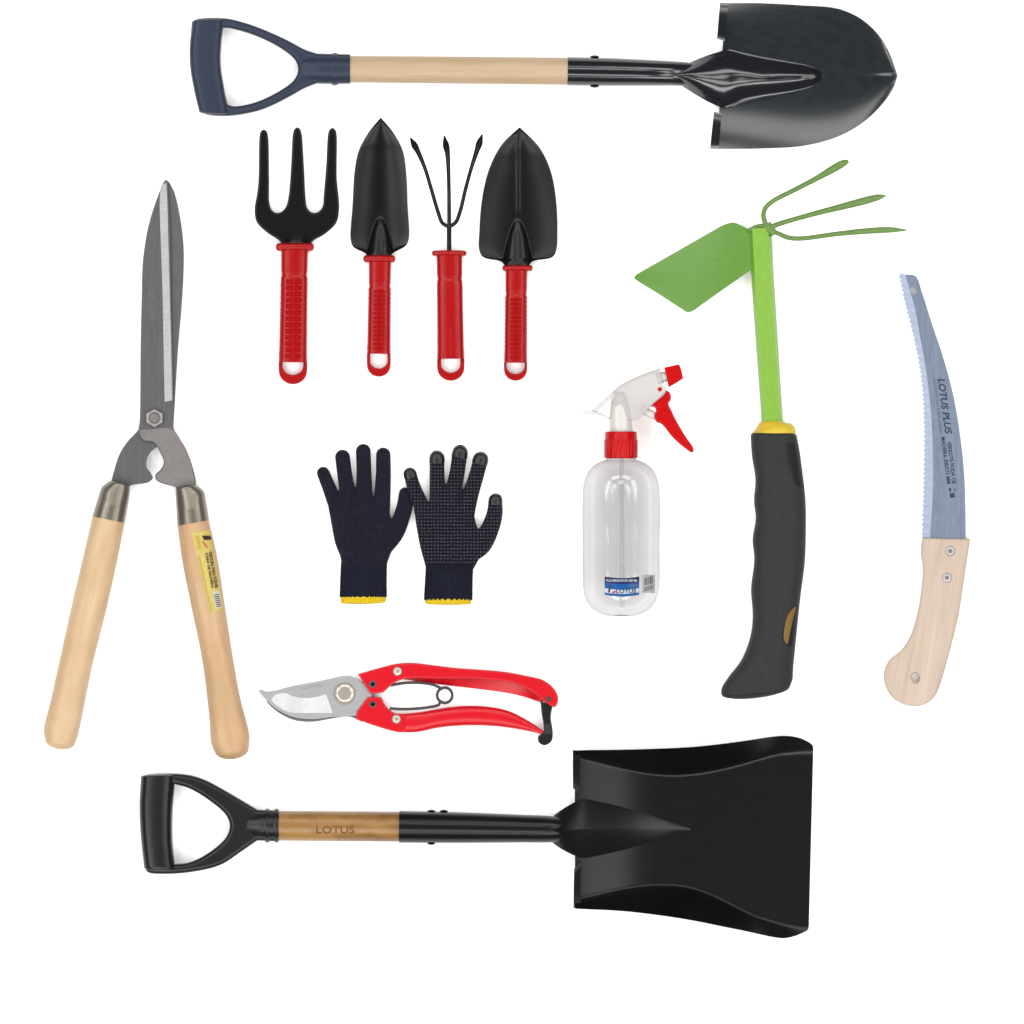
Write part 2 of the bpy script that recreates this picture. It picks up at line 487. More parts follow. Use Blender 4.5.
so = MB().bar([(567.6, 72.1, 15.5, 14.2, 14.2), (610, 72.8, 15.5, 13.9, 13.9), (655, 73.8, 15.5, 12.8, 12.8), (672, 74.2, 15, 12.2, 10.5), (690, 75, 12, 11.5, 7), (704, 76, 10, 9, 5)], 6, 40).build('socket', M['gloss_dark'], t)
for y in (57.6, 87.2):
    MB().bar([(591, y, 15.5, .9, 3.2), (594.5, y, 15.5, 1.6, 3.6), (598, y, 15.5, .9, 3.2)], 3, 12, cap=(1, 1)).build('rivet', M['gloss_dark'], so)
def zround(tt, s, x, y):
    u = 2*s-1
    z = 4 + 9.5*abs(u)**2.2*(1-tt)**.7 + 5*tt**2.5
    z += .7*math.exp(-((y-77)/3)**2)*sstep(.6, .95, tt)
    return z
bl_l, bl_r = [(725, 4), (760, 4), (800, 6), (838, 9.5), (862, 20.5), (880, 38), (890, 56), (897, 76)], [(717, 149.5), (760, 149), (805, 146), (840, 136), (865, 121), (884, 102), (892, 90), (897, 76.6)]
bl = MB().sheet(bl_l, bl_r, zround, 130, 91, 1.8).build('blade', M['gloss_black'], t, 60)
def lerp_tab(tab, x):
    for (a, p), (b, q) in zip(tab, tab[1:]):
        if x <= b: return p + (q-p)*sstep(0, 1, (x-a)/(b-a))*.5 + (q-p)*max(0, min(1, (x-a)/(b-a)))*.5
    return tab[-1][1]
def zleaf(tt, s, x, y):
    u = abs(2*s-1)
    edge = lerp_tab([(660, 13), (700, 9), (728, 5.2), (760, 4.4), (830, 4.6)], x)
    if x > 724: edge += 9.5*min(1, abs((y-77)/72))**2.2*.9
    top = lerp_tab([(660, 26.5), (690, 25), (730, 19), (770, 14.5), (800, 12.5), (814, 10.5), (823, 4.8)], x)
    prof = (1-u**2)**(1.15+.75*sstep(720, 750, x))
    dent = .9*math.exp(-((y-72)/5)**2)*math.exp(-((x-765)/16)**2) + .6*math.exp(-((y-80)/4)**2)*math.exp(-((x-742)/12)**2)
    return edge + (top-edge)*prof - dent*prof
lf = MB().sheet([(666, 74.4), (680, 68), (698, 59.5), (716, 53), (728, 50), (745, 52), (765, 56.5), (790, 61.5), (810, 66), (820, 71), (823.5, 76)],
                [(666, 75.6), (677, 83), (692, 93), (712, 104), (724, 108), (742, 104), (765, 99), (790, 94), (810, 88), (820, 82), (823.5, 77)], zleaf, 110, 61, 1.5).build('neck', M['gloss_dark'], t)
for (L, R) in (([(719.6, 3.6), (728, 4.2)], [(716.4, 40), (724.2, 42)]), ([(713.4, 112.5), (721, 114)], [(709.6, 149.4), (718.4, 149.8)])):
    MB().sheet(L, R, lambda a, s, x, y: 17.2 + 2.2*sin(pi*s)**.6, 9, 12, 3).build('foot_step', M['gloss_dark'], bl)

# ------------------------------------------------------------------ square mouth shovel
t = thing('square_shovel', 'square mouth shovel with matte black tray-shaped blade and short brown wooden shaft', 'shovel', 480, 828)
g = MB().plate([[(142, 776.6, 1), (148, 774), (184.5, 773.6), (202.6, 778), (223.8, 788.8), (242, 799.4), (258, 809, 1), (279, 810, 1), (276, 840.5, 1),
                 (258, 839.6, 1), (242, 850.8), (220.8, 864.4), (190.5, 871.4), (166.3, 873), (149, 871.5), (145, 866, 1), (142, 835.7), (140.6, 805.4)],
                [(175.4, 783.3, 1), (190.5, 787.8), (211.7, 800.9), (226.9, 814.5), (230.5, 825), (226.3, 837), (208.7, 852.3), (190.5, 861.4), (175.4, 863.5, 1), (173, 841.7), (173, 811.5)]],
               7, 26, 4.2, 5).build('grip_frame', M['black_plastic'], t, wn=True)
MB().eloft([(141.8, 775.8), (140.2, 806), (141.6, 836), (144.8, 867)], [(175.6, 775), (173.4, 811), (173.4, 841), (176, 868.5)], 16.5, 14.6, 30, 48, 2.9, (2.4, 3)).build('grip', M['black_plastic'], g)
sl = MB().bar([(246, 824.6, 16.5, 13, 9), (262, 824.8, 16.5, 15, 14.5), (279, 825, 16.5, 15.8, 15.8)], 4, 32)
for x in (268, 277):
    sl.bar([(x-2.5, 825, 16.5, 16, 15.6), (x, 825, 16.5, 17.2, 16.2), (x+2.5, 825, 16.5, 16, 15.6)], 4, 32)
sl.build('sleeve', M['black_plastic'], g)
sh = MB().bar([(274, 825.2, 16.5, 14.8, 14.8), (340, 825.6, 16.5, 15, 15), (404, 826.2, 16.5, 14.9, 14.9)], 6, 40).build('shaft', M['wood_dark'], t)
cylz = lambda x, y: 16.5 + sqrt(max(0, 15**2-(y-825.6)**2)) + .3
lettering('burnt_lettering', 'LOTUS', 317, 829, 10, 0, M['burn'], sh, 0, 38, .012, 0, cylz)
so = MB().bar([(399.5, 826.2, 16.5, 16, 16), (460, 827, 16.5, 15.4, 15.4), (520, 828, 16, 14, 14), (552, 828.6, 15.5, 13.2, 13.6), (574, 829, 13, 10, 10)], 6, 40).build('socket', M['satin_black'], t)
for x in (431.5, 444):
    for y in (810.6, 842.8):
        if y > 830 and x > 440: continue
        MB().bar([(x-3, y, 16.5, .9, 3), (x, y, 16.5, 1.7, 3.6), (x+3, y, 16.5, .9, 3)], 3, 12, cap=(1, 1)).build('rivet', M['satin_black'], so)
def zsquare(tt, s, x, y):
    # tray: flat floor rising to the back, raised sides that spread and flatten towards the mouth
    top = 757 + 19*sin(pi*max(0, min(1, (x-566)/215)))**1.4 - 3*sstep(740, 812, x)
    bot = 899 - 15*sin(pi*max(0, min(1, (x-566)/190)))**1.4 + 27*sstep(680, 812, x)
    d = max(0, top-y, y-bot)
    z = 2.4 + 1.3*d*d/(d+2.5)*(1-.55*sstep(720, 812, x)) + 12.5*sstep(668, 560, x)**1.4
    return z
bl = MB().sheet([(574.5, 749.6), (635, 748.4), (694, 745.6), (736, 741), (782, 735.4), (796, 736.8), (804, 739.6), (812.4, 745.2), (813.2, 750)],
                [(575, 907.6), (626.8, 910), (685.6, 917.4), (736, 928), (782, 937.6), (793, 936), (801, 933.2), (808, 929.4), (808.8, 925)], zsquare, 130, 121, 2).build('blade', M['satin_black'], t, 60)
def zneck(tt, s, x, y):
    u = abs(2*s-1)
    edge = zsquare(0, 0, x, 829) + .2 if x > 574 else zsquare(0, 0, 574, 829) + .2
    q = max(0, (x-574)/116.5)
    top = 29.8 if q == 0 else edge + (29.8 - zsquare(0, 0, 574, 829))*max(0, 1-q)**.92
    top = max(top, edge+.1)
    return edge + (top-edge)*(.86*(1-u) + .14*(1-u*u))
MB().sheet([(548, 819.5), (559, 811), (571, 803.6), (582, 798.6), (596, 800.5), (625, 807.5), (655, 816.5), (678, 824.5), (690.5, 828.6)],
           [(548, 838.5), (559, 847), (571, 853.4), (582, 857.4), (596, 855.6), (625, 849.2), (655, 841), (678, 833.4), (690.5, 829.4)], zneck, 90, 61, 1.6).build('neck', M['satin_black'], t)
for (L, R) in (([(572.6, 749.4), (580, 750.2)], [(572.8, 787), (579, 794)]), ([(574, 868), (580.4, 861)], [(573.2, 907.4), (580.4, 907.8)])):
    MB().sheet(L, R, lambda a, s, x, y: 16.4 + 1.6*sin(pi*s)**.6, 9, 12, 3).build('foot_step', M['satin_black'], bl)

# ------------------------------------------------------------------ red handled hand tools
def red_handle(parent, cx0, cx1, ytop, yend, hw, collar, hole, bumps, mat):
    """collar=(x0,x1,y0,y1), hole=(x0,x1,y0,y1); the axis leans from cx0 to cx1"""
    ax = lambda y: cx0 + (cx1-cx0)*(y-ytop)/(yend-ytop)
    y1 = hole[2]
    m = MB()
    # body
    ys = [ytop, ytop+8, ytop+22, ytop+25, ytop+28, (ytop+y1)/2, y1-6, y1]
    ws = [hw, hw*.98, hw*.97, hw*.93, hw*.98, hw*1.0, hw*1.03, hw*1.04]
    P = [(ax(y), y, 10, w, 8.2*w/hw) for y, w in zip(ys, ws)]
    R = MB().bar(P, 5, 32, 2.7); m.add(R.v, R.f)
    # eye: sides and rounded end around the hanging hole
    xc = (hole[0]+hole[1])/2; rx = (hole[1]-hole[0])/2
    xl, xr = ax(y1)-hw*1.04, ax(y1)+hw*1.04
    xc = (xl+xr)/2; ro = (xr-xl)/2; ri = (hole[1]-hole[0])/2; bw = yend-hole[3]
    yo = yend - ro*.96; yi = min(hole[3]-ri*.9, yend-bw-ri*.9)
    arc = lambda r_, yc, kk: [(xc+r_*cos(radians(a)), yc+r_*kk*sin(radians(a))) for a in (0, 22, 45, 67, 90, 113, 135, 158, 180)]
    outer = [(xl, y1-9, 1), (xr, y1-9, 1)] + arc(ro, yo, .96)
    inner = [(xc-ri, y1-1, 1), (xc+ri, y1-1, 1)] + arc(ri, max(yi, y1+.5), (hole[3]-max(yi, y1+.5))/ri)
    R = MB().plate([outer, inner], 2.4, 9.0, 1.1, 3); m.add(R.v, R.f)
    if bumps:
        rows, cols = bumps
        y0 = ytop+29; pitch = (y1-3-y0)/rows
        for r in range(rows):
            for c in range(cols):
                q = (c-(cols-1)/2)/((cols-1)/2+.5)
                q *= .62
                x = ax(y0+pitch*(r+.5)) + q*hw; y = y0+pitch*(r+.5)
                dx = hw*.62/cols*.86; dy = pitch*.36
                z = 10+8.2*(max(0, 1-abs(q)**2.7))**(1/2.7) - .5
                tip = 1.7
                v = [(x-dx, y-dy, z), (x+dx, y-dy, z), (x+dx, y+dy, z), (x-dx, y+dy, z),
                     (x-dx*.45, y-dy*.5, z+tip), (x+dx*.45, y-dy*.5, z+tip), (x+dx*.45, y+dy*.5, z+tip), (x-dx*.45, y+dy*.5, z+tip)]
                m.add(v, [(4, 5, 6, 7), (0, 1, 5, 4), (1, 2, 6, 5), (2, 3, 7, 6), (3, 0, 4, 7), (3, 2, 1, 0)])
        for r in range(rows+1):
            y = y0+pitch*r
            for sd in (-1, 1):
                m.bar([(ax(y)+sd*hw*.68, y, 16.6, .5, .5), (ax(y)+sd*hw*.86, y, 15, .55, .6), (ax(y)+sd*hw*1.0, y, 11, .5, .6)], 3, 6)
    else:
        for q in (-.5, .0, .5):
            m.bar([(ax(ytop+50)+q*hw, ytop+50, 16.8-abs(q)*2.2, .3, .2), (ax(ytop+80)+q*hw, ytop+80, 17.6-abs(q)*2.2, 1.1, 1), (ax(y1-4)+q*hw, y1-4, 17.6-abs(q)*2.2, 1.1, 1)], 5, 10, cap=(1, 1))
    h = m.build('handle', mat, parent)
    x0, x1, c0, c1 = collar
    MB().bar([(x0+3, (c0+c1)/2, 10, (c1-c0)/2, 9), ((x0+x1)/2, (c0+c1)/2-.3, 10, (c1-c0)/2, 10), (x1-3, (c0+c1)/2, 10, (c1-c0)/2, 9)], 6, 24, 3, (3, 3)).build('collar', mat, h)
    return h

HG = 'red-handled hand tools laid in a row'
t = thing('hand_fork', 'three-pronged black hand fork with studded red handle', 'hand fork', 297, 250, HG)
z_f = lambda x, y: 3.5*sstep(215, 238, y) - 2.5*sstep(200, 130, y) + .0025*(x-297)**2
MB().plate([[(260.2, 134), (261.6, 131.2), (264, 130), (266.5, 131.2), (268, 134.4), (269.3, 180), (269.7, 203), (272, 210.2), (277, 213.2), (282.4, 211.6), (286.4, 206.5), (288.9, 196), (291.4, 165), (293.2, 134), (294.6, 129.6), (297.5, 127.6), (300.4, 129.6), (301.8, 134), (304, 165), (305.9, 199), (307.2, 207.6), (310.6, 212), (315.2, 213.2), (320, 211), (323, 206),
             (323.9, 196), (326.5, 165), (328.4, 133.6), (329.8, 130), (332.6, 128.2), (335.4, 130), (336.7, 133.6), (336.9, 178.4), (338.5, 195), (339.3, 208.5), (336.5, 223), (324.8, 234.5), (312.5, 242), (309, 252, 1), (285, 252, 1), (280.5, 242), (267.4, 233), (256.8, 222), (255, 208.5), (257.4, 194), (258.8, 180)]],
           4, 10.5, 1.9, 4, None, 7).build('fork_head', M['black_steel'], t, wn=True)
MB().bar([(296, 252, 10.5, 11.5, 6.5), (296.4, 244, 9.5, 11.5, 5), (297, 236, 7.6, 10, 3.4)], 6, 32, 2.1, (0, 4)).build('socket', M['black_steel'], t)
red_handle(t, 294.9, 292.8, 250, 384.4, 13.6, (275.6, 314.7, 243.6, 251.5), (283.2, 303.7, 362.5, 374.8), (13, 2), M['red_plastic'])

t = thing('narrow_trowel', 'narrow black trowel with long slim blade, beside the three-pronged fork', 'trowel', 381, 258, HG)
def trowel_z(cx, x_half, ytip, ybase, yapex, wneck):
    def f(tt, s, x, y):
        u = 2*s-1
        z = 4 + 5.5*abs(u)**1.8*(.35+.65*sstep(0, .35, tt)) + 3*sstep(.25, 0, tt)
        z += .9*math.exp(-(u/.05)**2) * 0
        k_ = (y-yapex)/(ybase-yapex)
        if k_ > 0:
            w = wneck*k_**.55
            v = abs(x-cx)/max(.1, w)
            if v < 1: z += 9*k_**.8*(1-v*v)**.9 + 1.5*(1-v**6)*min(1, k_*4)
        return z
    return f
MB().sheet([(380.6, 118.2), (368.6, 133), (359, 151), (355, 170), (352.7, 205.8), (350.8, 240), (353.5, 247.3), (365.5, 253.6), (368.5, 258)],
           [(381.2, 118.2), (393.4, 133), (402.8, 151), (406.3, 173), (407.8, 205.8), (409, 238.6), (406, 246), (393, 253.6), (391, 258)], trowel_z(380.4, 28, 118, 258, 217, 14.5), 90, 61, 1.6).build('blade', M['black_steel'], t, 50)
MB().bar([(380.2, 262, 9, 11, 5), (380.3, 254, 8, 10, 4.5), (380.4, 249, 7.0, 8, 3)], 5, 24, 2.2, (0, 2)).build('socket', M['black_steel'], t)
red_handle(t, 380.2, 378.6, 261, 376.8, 11.3, (363, 396, 255.6, 263), (370, 387, 354, 368.5), (14, 3), M['red_plastic'])

t = thing('claw_cultivator', 'hand cultivator with three thin bent claws on a smooth red handle', 'hand cultivator', 449, 250, HG)
MB().bar([(449.3, 260, 10.5, 2.4, 2.4), (449.2, 240, 10.8, 2.4, 2.4), (449.2, 226, 11, 2.5, 2.5)], 4, 14, cap=(0, 2)).build('stem', M['black_steel'], t)
for P in ([(449, 227, 11), (442.6, 223.5, 11.5), (438, 212, 13), (431.5, 190, 16), (425.5, 170, 16), (418, 152, 10)], [(449.2, 228, 11), (449.2, 205, 14), (448.8, 178, 17), (447.6, 154, 11)], [(449.6, 227, 11), (455.8, 222.8, 11.5), (460.2, 212, 13), (465.6, 190, 16), (471, 170, 16), (477, 151, 10)]):
    e = {418: (410.8, 138.6, 4), 447.6: (444.4, 136.6, 4), 477: (482, 135.2, 4)}[P[-1][0]]
    p = P[-1]
    path = [(x, y, z, 2.0, 2.0) for x, y, z in P[:-1]]
    mid = tuple((a+b)/2 for a, b in zip(p, e))
    path += [(p[0], p[1], p[2], 2.6, 1.7), (mid[0], mid[1], mid[2], 3.2, 1.3), (e[0]+(mid[0]-e[0])*.12, e[1]+(mid[1]-e[1])*.12, e[2]+.5, 1.2, .6)]
    MB().bar(path, 7, 14, cap=(2, 2)).build('claw', M['black_steel'], t)
red_handle(t, 449.4, 451.1, 254, 380.9, 13, (431.5, 467, 250.6, 256.6), (441, 460, 359, 372.7), None, M['red_plastic'])

t = thing('wide_trowel', 'broad black trowel with creased blade, rightmost of the red-handled tools', 'trowel', 519, 265, HG)
tz = trowel_z(517.6, 38, 128, 268, 219, 16.5)
MB().sheet([(519.2, 127.8), (501.2, 145.8), (489, 170), (482, 200), (479.3, 233), (479.2, 250), (483, 257.4), (501.5, 262), (506, 268)],
           [(519.9, 127.8), (539.7, 148.3), (550.7, 171.6), (556, 200), (557.4, 233), (556.2, 251), (552.5, 257.4), (532, 262), (528, 268)],
           lambda a, s, x, y: tz(a, s, x, y) - .5*math.exp(-((x-518.2)/2.0)**2)*sstep(222, 205, y), 90, 81, 1.6).build('blade', M['black_steel'], t, 50)
MB().bar([(517, 271, 9, 11, 5), (517.2, 263, 8, 10, 4.5), (517.4, 257, 7, 8, 3)], 5, 24, 2.2, (0, 2)).build('socket', M['black_steel'], t)
red_handle(t, 516.4, 515.4, 269, 380.9, 11.1, (501.8, 533.2, 265.6, 271.6), (506.7, 524.5, 363, 374), (14, 3), M['red_plastic'])

# ------------------------------------------------------------------ hedge shears
t = thing('hedge_shears', 'closed hedge shears with long grey steel blades and two pale wooden handles', 'shears', 156, 440)
lower = MB().plate([[(166.5, 180.6), (169, 181.8), (171.5, 185.5), (175.3, 194), (181.8, 224.7), (184.3, 253.7), (182.7, 299), (178.5, 350), (175.4, 402), (174.2, 420), (173.4, 430), (168, 442), (157, 447.4), (150.3, 453.7), (147.2, 461), (147.2, 467), (151.5, 473.3), (153.4, 478), (149, 482.4), (130.5, 485.8), (121, 492), (111, 486), (112.4, 479.4), (119.8, 455), (128.3, 441.5), (139.3, 429.3), (146, 415), (152, 380), (158, 300), (160, 220), (163, 190)]],
                   11, 14, .7, 2).build('lower_blade', M['shear_steel'], t, wn=True)
upper = MB().plate([[(164.8, 181.8), (166.4, 180.5), (168, 182), (168.6, 186), (170.2, 215), (171.5, 260), (172.4, 320), (173.6, 380), (174, 402), (173.8, 427), (185.7, 447.6), (193, 466), (196.7, 485), (195, 492), (180, 492), (176.5, 487.5), (161.3, 483), (156.4, 479.4), (156.4, 474.5), (161.3, 469.6), (164.5, 463.5), (163.7, 458.6), (157.4, 446.4), (153.5, 442.4), (144.2, 440.8), (140.5, 436.6), (139.4, 429.3), (140.5, 420), (141.3, 350), (142.4, 299), (143.8, 260), (149.6, 224.7), (160.2, 192.5)]],
                   14.3, 17.3, .7, 2).build('upper_blade', M['shear_steel'], t, wn=True)
# tangs: duller bare steel from the bolt down
MB().plate([[(140.6, 430.5), (150, 429.5), (172.8, 429.5), (185, 448), (192, 466), (195.4, 484), (194.5, 491), (180.5, 491), (176.8, 486.6), (161.6, 482), (157.6, 479), (157.6, 475), (162.3, 470.2), (165.5, 463.7), (164.6, 458.4), (158.4, 446), (154, 441.6), (144.8, 439.8), (141.6, 436)]], 17.25, 17.7, .2, 2).build('tang', M['tang_steel'], upper, wn=True)
MB().sheet([(161.5, 186), (160.5, 200), (161.3, 235), (163.2, 290), (164.4, 350), (165.4, 402)], [(167.6, 183.5), (168.8, 200), (169.7, 235), (171.2, 290), (172.6, 350), (173.6, 400.5)], lambda a, s, x, y: 17.75-.5*s, 60, 8, .7).build('cutting_edge', M['ground_edge'], upper)
MB().lathe([(8.9, 0), (9.1, .4), (9.1, 4), (8.2, 5)], (155.4, 418.3, 17.2), (0, 0, 1), 6, None, pi/6).build('nut', M['nut_steel'], upper, 20)
MB().lathe([(6, 0), (6, 1), (5.2, 1.2), (5, 2.2), (4, 3.2), (.1, 3.5)], (155.4, 418.3, 22), (0, 0, 1), 28).build('bolt', M['tang_steel'], upper)
lettering('etched_lettering', 'LOTUS', 153.3, 319.5, 6.5, 92, M['etch'], upper, 17.3, 28)
for (fl, fr, L, R, mat, z, nm) in (
    ([(109.5, 481.6), (102.6, 487), (99, 497), (93.2, 516)], [(130.8, 486.2), (130.5, 494), (125.8, 522.8)],
     [(93.4, 515.6), (85.7, 549), (74, 599), (62.2, 651.7), (50.5, 704.4), (44.6, 729), (46, 739)], [(125.6, 522.6), (118, 560.8), (107.6, 607.7), (93, 666.3), (83, 716), (78.6, 736), (76, 743)], M['wood_shear_l'], 16, 'l'),
    ([(176.2, 489), (176.6, 500), (178, 525.7)], [(198, 485.6), (204.4, 491), (206.6, 500), (209.8, 520)],
     [(178.2, 525.4), (182.4, 558), (191, 602), (202.9, 660.5), (210, 719), (212, 744), (215, 751)], [(209.4, 519.8), (217.5, 555), (226.3, 610.6), (233.6, 657.5), (241, 698.5), (250, 735), (249.4, 747)], M['wood_shear_r'], 17, 'r')):
    tl = lower if nm == 'l' else upper
    hd = MB().eloft(L, R, z, lambda q: 14.5+1.3*q, 60, 36, 2.1, (1, 10 if nm == 'r' else 8)).build('handle', mat, t)
    MB().eloft(fl, fr, z, lambda q: 11+4.3*min(1, q*1.6), 20, 36, 2.1, (2, 0)).build('ferrule', M['ferrule'], hd)
    if nm == 'r': right_handle = hd
# sticker wrapped on the right-hand handle
RL, RR = resample([(178.2, 525.4), (182.4, 558), (191, 602), (202.9, 660.5), (210, 719), (212, 744), (215, 751)], 160), resample([(209.4, 519.8), (217.5, 555), (226.3, 610.6), (233.6, 657.5), (241, 698.5), (250, 735), (249.4, 747)], 160)
def handle_z(x, y, off=.35):
    best = min(range(160), key=lambda i: abs(RL[i][1]+(RR[i][1]-RL[i][1])*(x-RL[i][0])/(RR[i][0]-RL[i][0]) - y))
    a, b = RL[best], RR[best]
    hw = hypot(b[0]-a[0], b[1]-a[1])/2
    u = max(-.999, min(.999, (2*x-a[0]-b[0])/(b[0]-a[0])*hw/(hw+off)))
    return 17 + (14.5+1.3*best/159+off)*sqrt(1-abs(u)**2.1)
st = MB()
def patch(L, R, surf, nu=24, nv=14):
    A, B = resample(L, nu), resample(R, nu); m = MB(); v = []; f = []
    for i in range(nu):
        for j in range(nv):
            s = j/(nv-1); x = A[i][0]+(B[i][0]-A[i][0])*s; y = A[i][1]+(B[i][1]-A[i][1])*s
            v.append((x, y, surf(x, y)))
    for i in range(nu-1):
        for j in range(nv-1): f.append((i*nv+j, (i+1)*nv+j, (i+1)*nv+j+1, i*nv+j+1))
    return m.add(v, f)
pl = lambda a, b: [(a[0]+(b[0]-a[0])*q/3, a[1]+(b[1]-a[1])*q/3) for q in range(4)]
stk = patch(pl((193, 533), (211.7, 613.4)), pl((210.4, 529.6), (224, 609)), lambda x, y: handle_z(x, y, .3)).build('sticker', M['sticker'], right_handle)
patch(pl((203, 535.5), (205.2, 540)), pl((211.4, 535.5), (212.6, 539.5)), lambda x, y: handle_z(x, y, .5), 6, 8).build('sticker_picture', M['sticker_black'], stk)
patch(pl((203, 541.5), (206, 547)), pl((205, 541), (209.5, 548)), lambda x, y: handle_z(x, y, .5), 6, 6).build('sticker_picture', M['sticker_red'], stk)
patch(pl((213.2, 592), (217.3, 609.5)), pl((219.6, 590), (223, 606.5)), lambda x, y: handle_z(x, y, .45), 10, 8).build('barcode_panel', M['sticker_white'], stk)
m = MB()
for q in range(7):
    y = 594.5 + q*1.9
    xa = 214.6+(y-593)*.235
    pp = patch(pl((xa, y), (xa+.2, y+.9)), pl((xa+4.6, y-.9), (xa+4.8, y)), lambda x, y: handle_z(x, y, .62), 4, 6); m.add(pp.v, pp.f)
m.build('barcode', M['bar_ink'], stk)
for i, (s, x, y, w, sz) in enumerate((('TESOURA PARA PODAR', 211.0, 551.5, 37, 4.2), ('CABO DE MADEIRA', 207.4, 552.5, 36, 3.2))):
    lettering('sticker_lettering', s, x, y, sz, -79.5, M['sticker_brown'], stk, 0, w, .04, 0, lambda x, y: handle_z(x, y, .8))
patch(pl((199.2, 556), (212.2, 612)), pl((201.2, 555.6), (213.6, 611.6)), lambda x, y: handle_z(x, y, .45), 16, 4).build('sticker_band', M['sticker_gold'], stk)
patch(pl((196.6, 536), (199.4, 549.5)), pl((200.2, 535.4), (203, 549)), lambda x, y: handle_z(x, y, .45), 8, 5).build('sticker_band', M['sticker_gold'], stk)

# ------------------------------------------------------------------ gloves
def glove(name, label, fingers, thumb, palm, cuff, hem, mats, zoff, tips):
    cx = (cuff[0][0][0]+cuff[1][0][0])/2
    t = thing(name, label, 'glove', cx, 540, 'pair of dark knitted work gloves')
    m = MB()
    for F in fingers + [thumb]:
        path = [(x, y, z, r, r*.78) for x, y, r, z in F]
        R = MB().bar(path, 6, 20, 2.2, (path[0][3]*.95, 4)); m.add(R.v, R.f)
    R = MB().eloft(palm[0], palm[1], 8.2, lambda q: 7.2, 40, 28, 2.6, (5, 0)); m.add(R.v, R.f)
    bme = bpy.data.meshes.new('tmp'); bme.from_pydata([(x*S, -y*S, z*S) for x, y, z in m.v], [], m.f)
    bm = bmesh.new(); bm.from_mesh(bme); bmesh.ops.recalc_face_normals(bm, faces=bm.faces); bm.to_mesh(bme); bm.free()
    ob = bpy.data.objects.new('tmp', bme); COL.objects.link(ob)
    md = ob.modifiers.new('r', 'REMESH'); md.mode = 'VOXEL'; md.voxel_size = .0008
    md = ob.modifiers.new('s', 'SMOOTH'); md.factor = .5; md.iterations = 5
    me = bpy.data.meshes.new_from_object(ob.evaluated_get(bpy.context.evaluated_depsgraph_get()))
    v = [(q.co.x/S, -q.co.y/S, max(.3, q.co.z/S + 1.0*(math.sin(q.co.x*310+q.co.y*170)*math.sin(q.co.y*260-q.co.x*90)) + .5*math.sin(q.co.x*720-q.co.y*330+2*math.sin(q.co.y*140)))) for q in me.vertices]
    f = [tuple(p.vertices) for p in me.polygons]
    bpy.data.objects.remove(ob); bpy.data.meshes.remove(me); bpy.data.meshes.remove(bme)
    body = link_mesh('glove_body', v, f, mats[0], t, 80)
    # ribbed cuff
    def ribbed(L, R, zc, h, n, grow, amp):
        A, B = resample(L, n), resample(R, n); rings = []
        seg = 224
        for i in range(n):
            a, b = A[i], B[i]; r = []
            for j in range(seg):
                q = 2*pi*j/seg
                k_ = 1+grow+amp*cos(q*30 + .35*sin(i*.5))
                r.append(((a[0]+b[0])/2+(b[0]-a[0])/2*k_*math.copysign(abs(cos(q))**.85, cos(q)), (a[1]+b[1])/2+(b[1]-a[1])/2*cos(q), zc+h*math.copysign(abs(sin(q))**.85, sin(q))+1.0*cos(q*30 + .35*sin(i*.5))*sin(q)))
            rings.append(r)
        return MB().rings(rings)
    c = ribbed(cuff[0], cuff[1], 8, 6.6, 30, 0, .05).build('cuff', mats[1], t, 80)
    MB().eloft(hem[0], hem[1], 8, 6.9, 12, 40, 2.3, (1.5, 1.5)).build('hem', M['hem'], c)
    for F in tips:
        (x0, y0, r0, z0), (x1, y1, r1, z1) = F
        d = hypot(x1-x0, y1-y0); ux, uy = (x1-x0)/d, (y1-y0)/d
        ln = r0*.8
        MB().bar([(x0, y0, z0+.5, r0*1.03, r0*.88), (x0+ux*ln*.5, y0+uy*ln*.5, z0+.45, r0*1.06, r0*.91), (x0+ux*ln, y0+uy*ln, z0+.4, r0*1.04, r0*.89)], 5, 24, 2.2, (r0*.9, .5)).build('fingertip_coating', M['coating'], body)
    return t
f_l = [[(323.2, 472.8, 6.4, 6), (329, 487, 6.9, 6.5), (334.6, 502, 7.4, 7.5), (341, 519, 8, 8)],
       [(342.6, 456.8, 7.5, 6.6), (345, 475, 7.6, 7), (348.2, 496, 8.1, 8), (351, 518, 9, 8)],
       [(363.4, 451, 7.5, 6.6), (364, 470, 7.6, 7), (364.4, 490, 8.2, 8), (365, 515, 9, 8)],
       [(383.4, 454.4, 7.3, 6.6), (383.4, 473, 7.6, 7), (382.6, 493, 8.2, 8), (381, 516, 9, 8)]]
th_l = [(405.4, 493.6, 6.6, 6), (405, 505, 8, 6.3), (401, 519, 8.6, 6.8), (394.5, 533, 9.6, 7.4), (385, 543, 11, 8)]
glove('back_side_glove', 'plain dark navy knitted glove lying back side up, without dots', f_l, th_l,
      ([(328.5, 508), (332, 526.7), (335.4, 543.8), (340.2, 556), (342.4, 567)], [(389.5, 508), (392, 524), (396.4, 539), (391.4, 552.5), (386, 567)]),
      ([(342.2, 562), (341.4, 580), (340.8, 597)], [(386.2, 560), (385.8, 580), (386, 597)]),
      ([(340.6, 597), (341.4, 603)], [(386.4, 597), (385.6, 602)]), (M['knit'], M['knit_cuff']), 0, [])
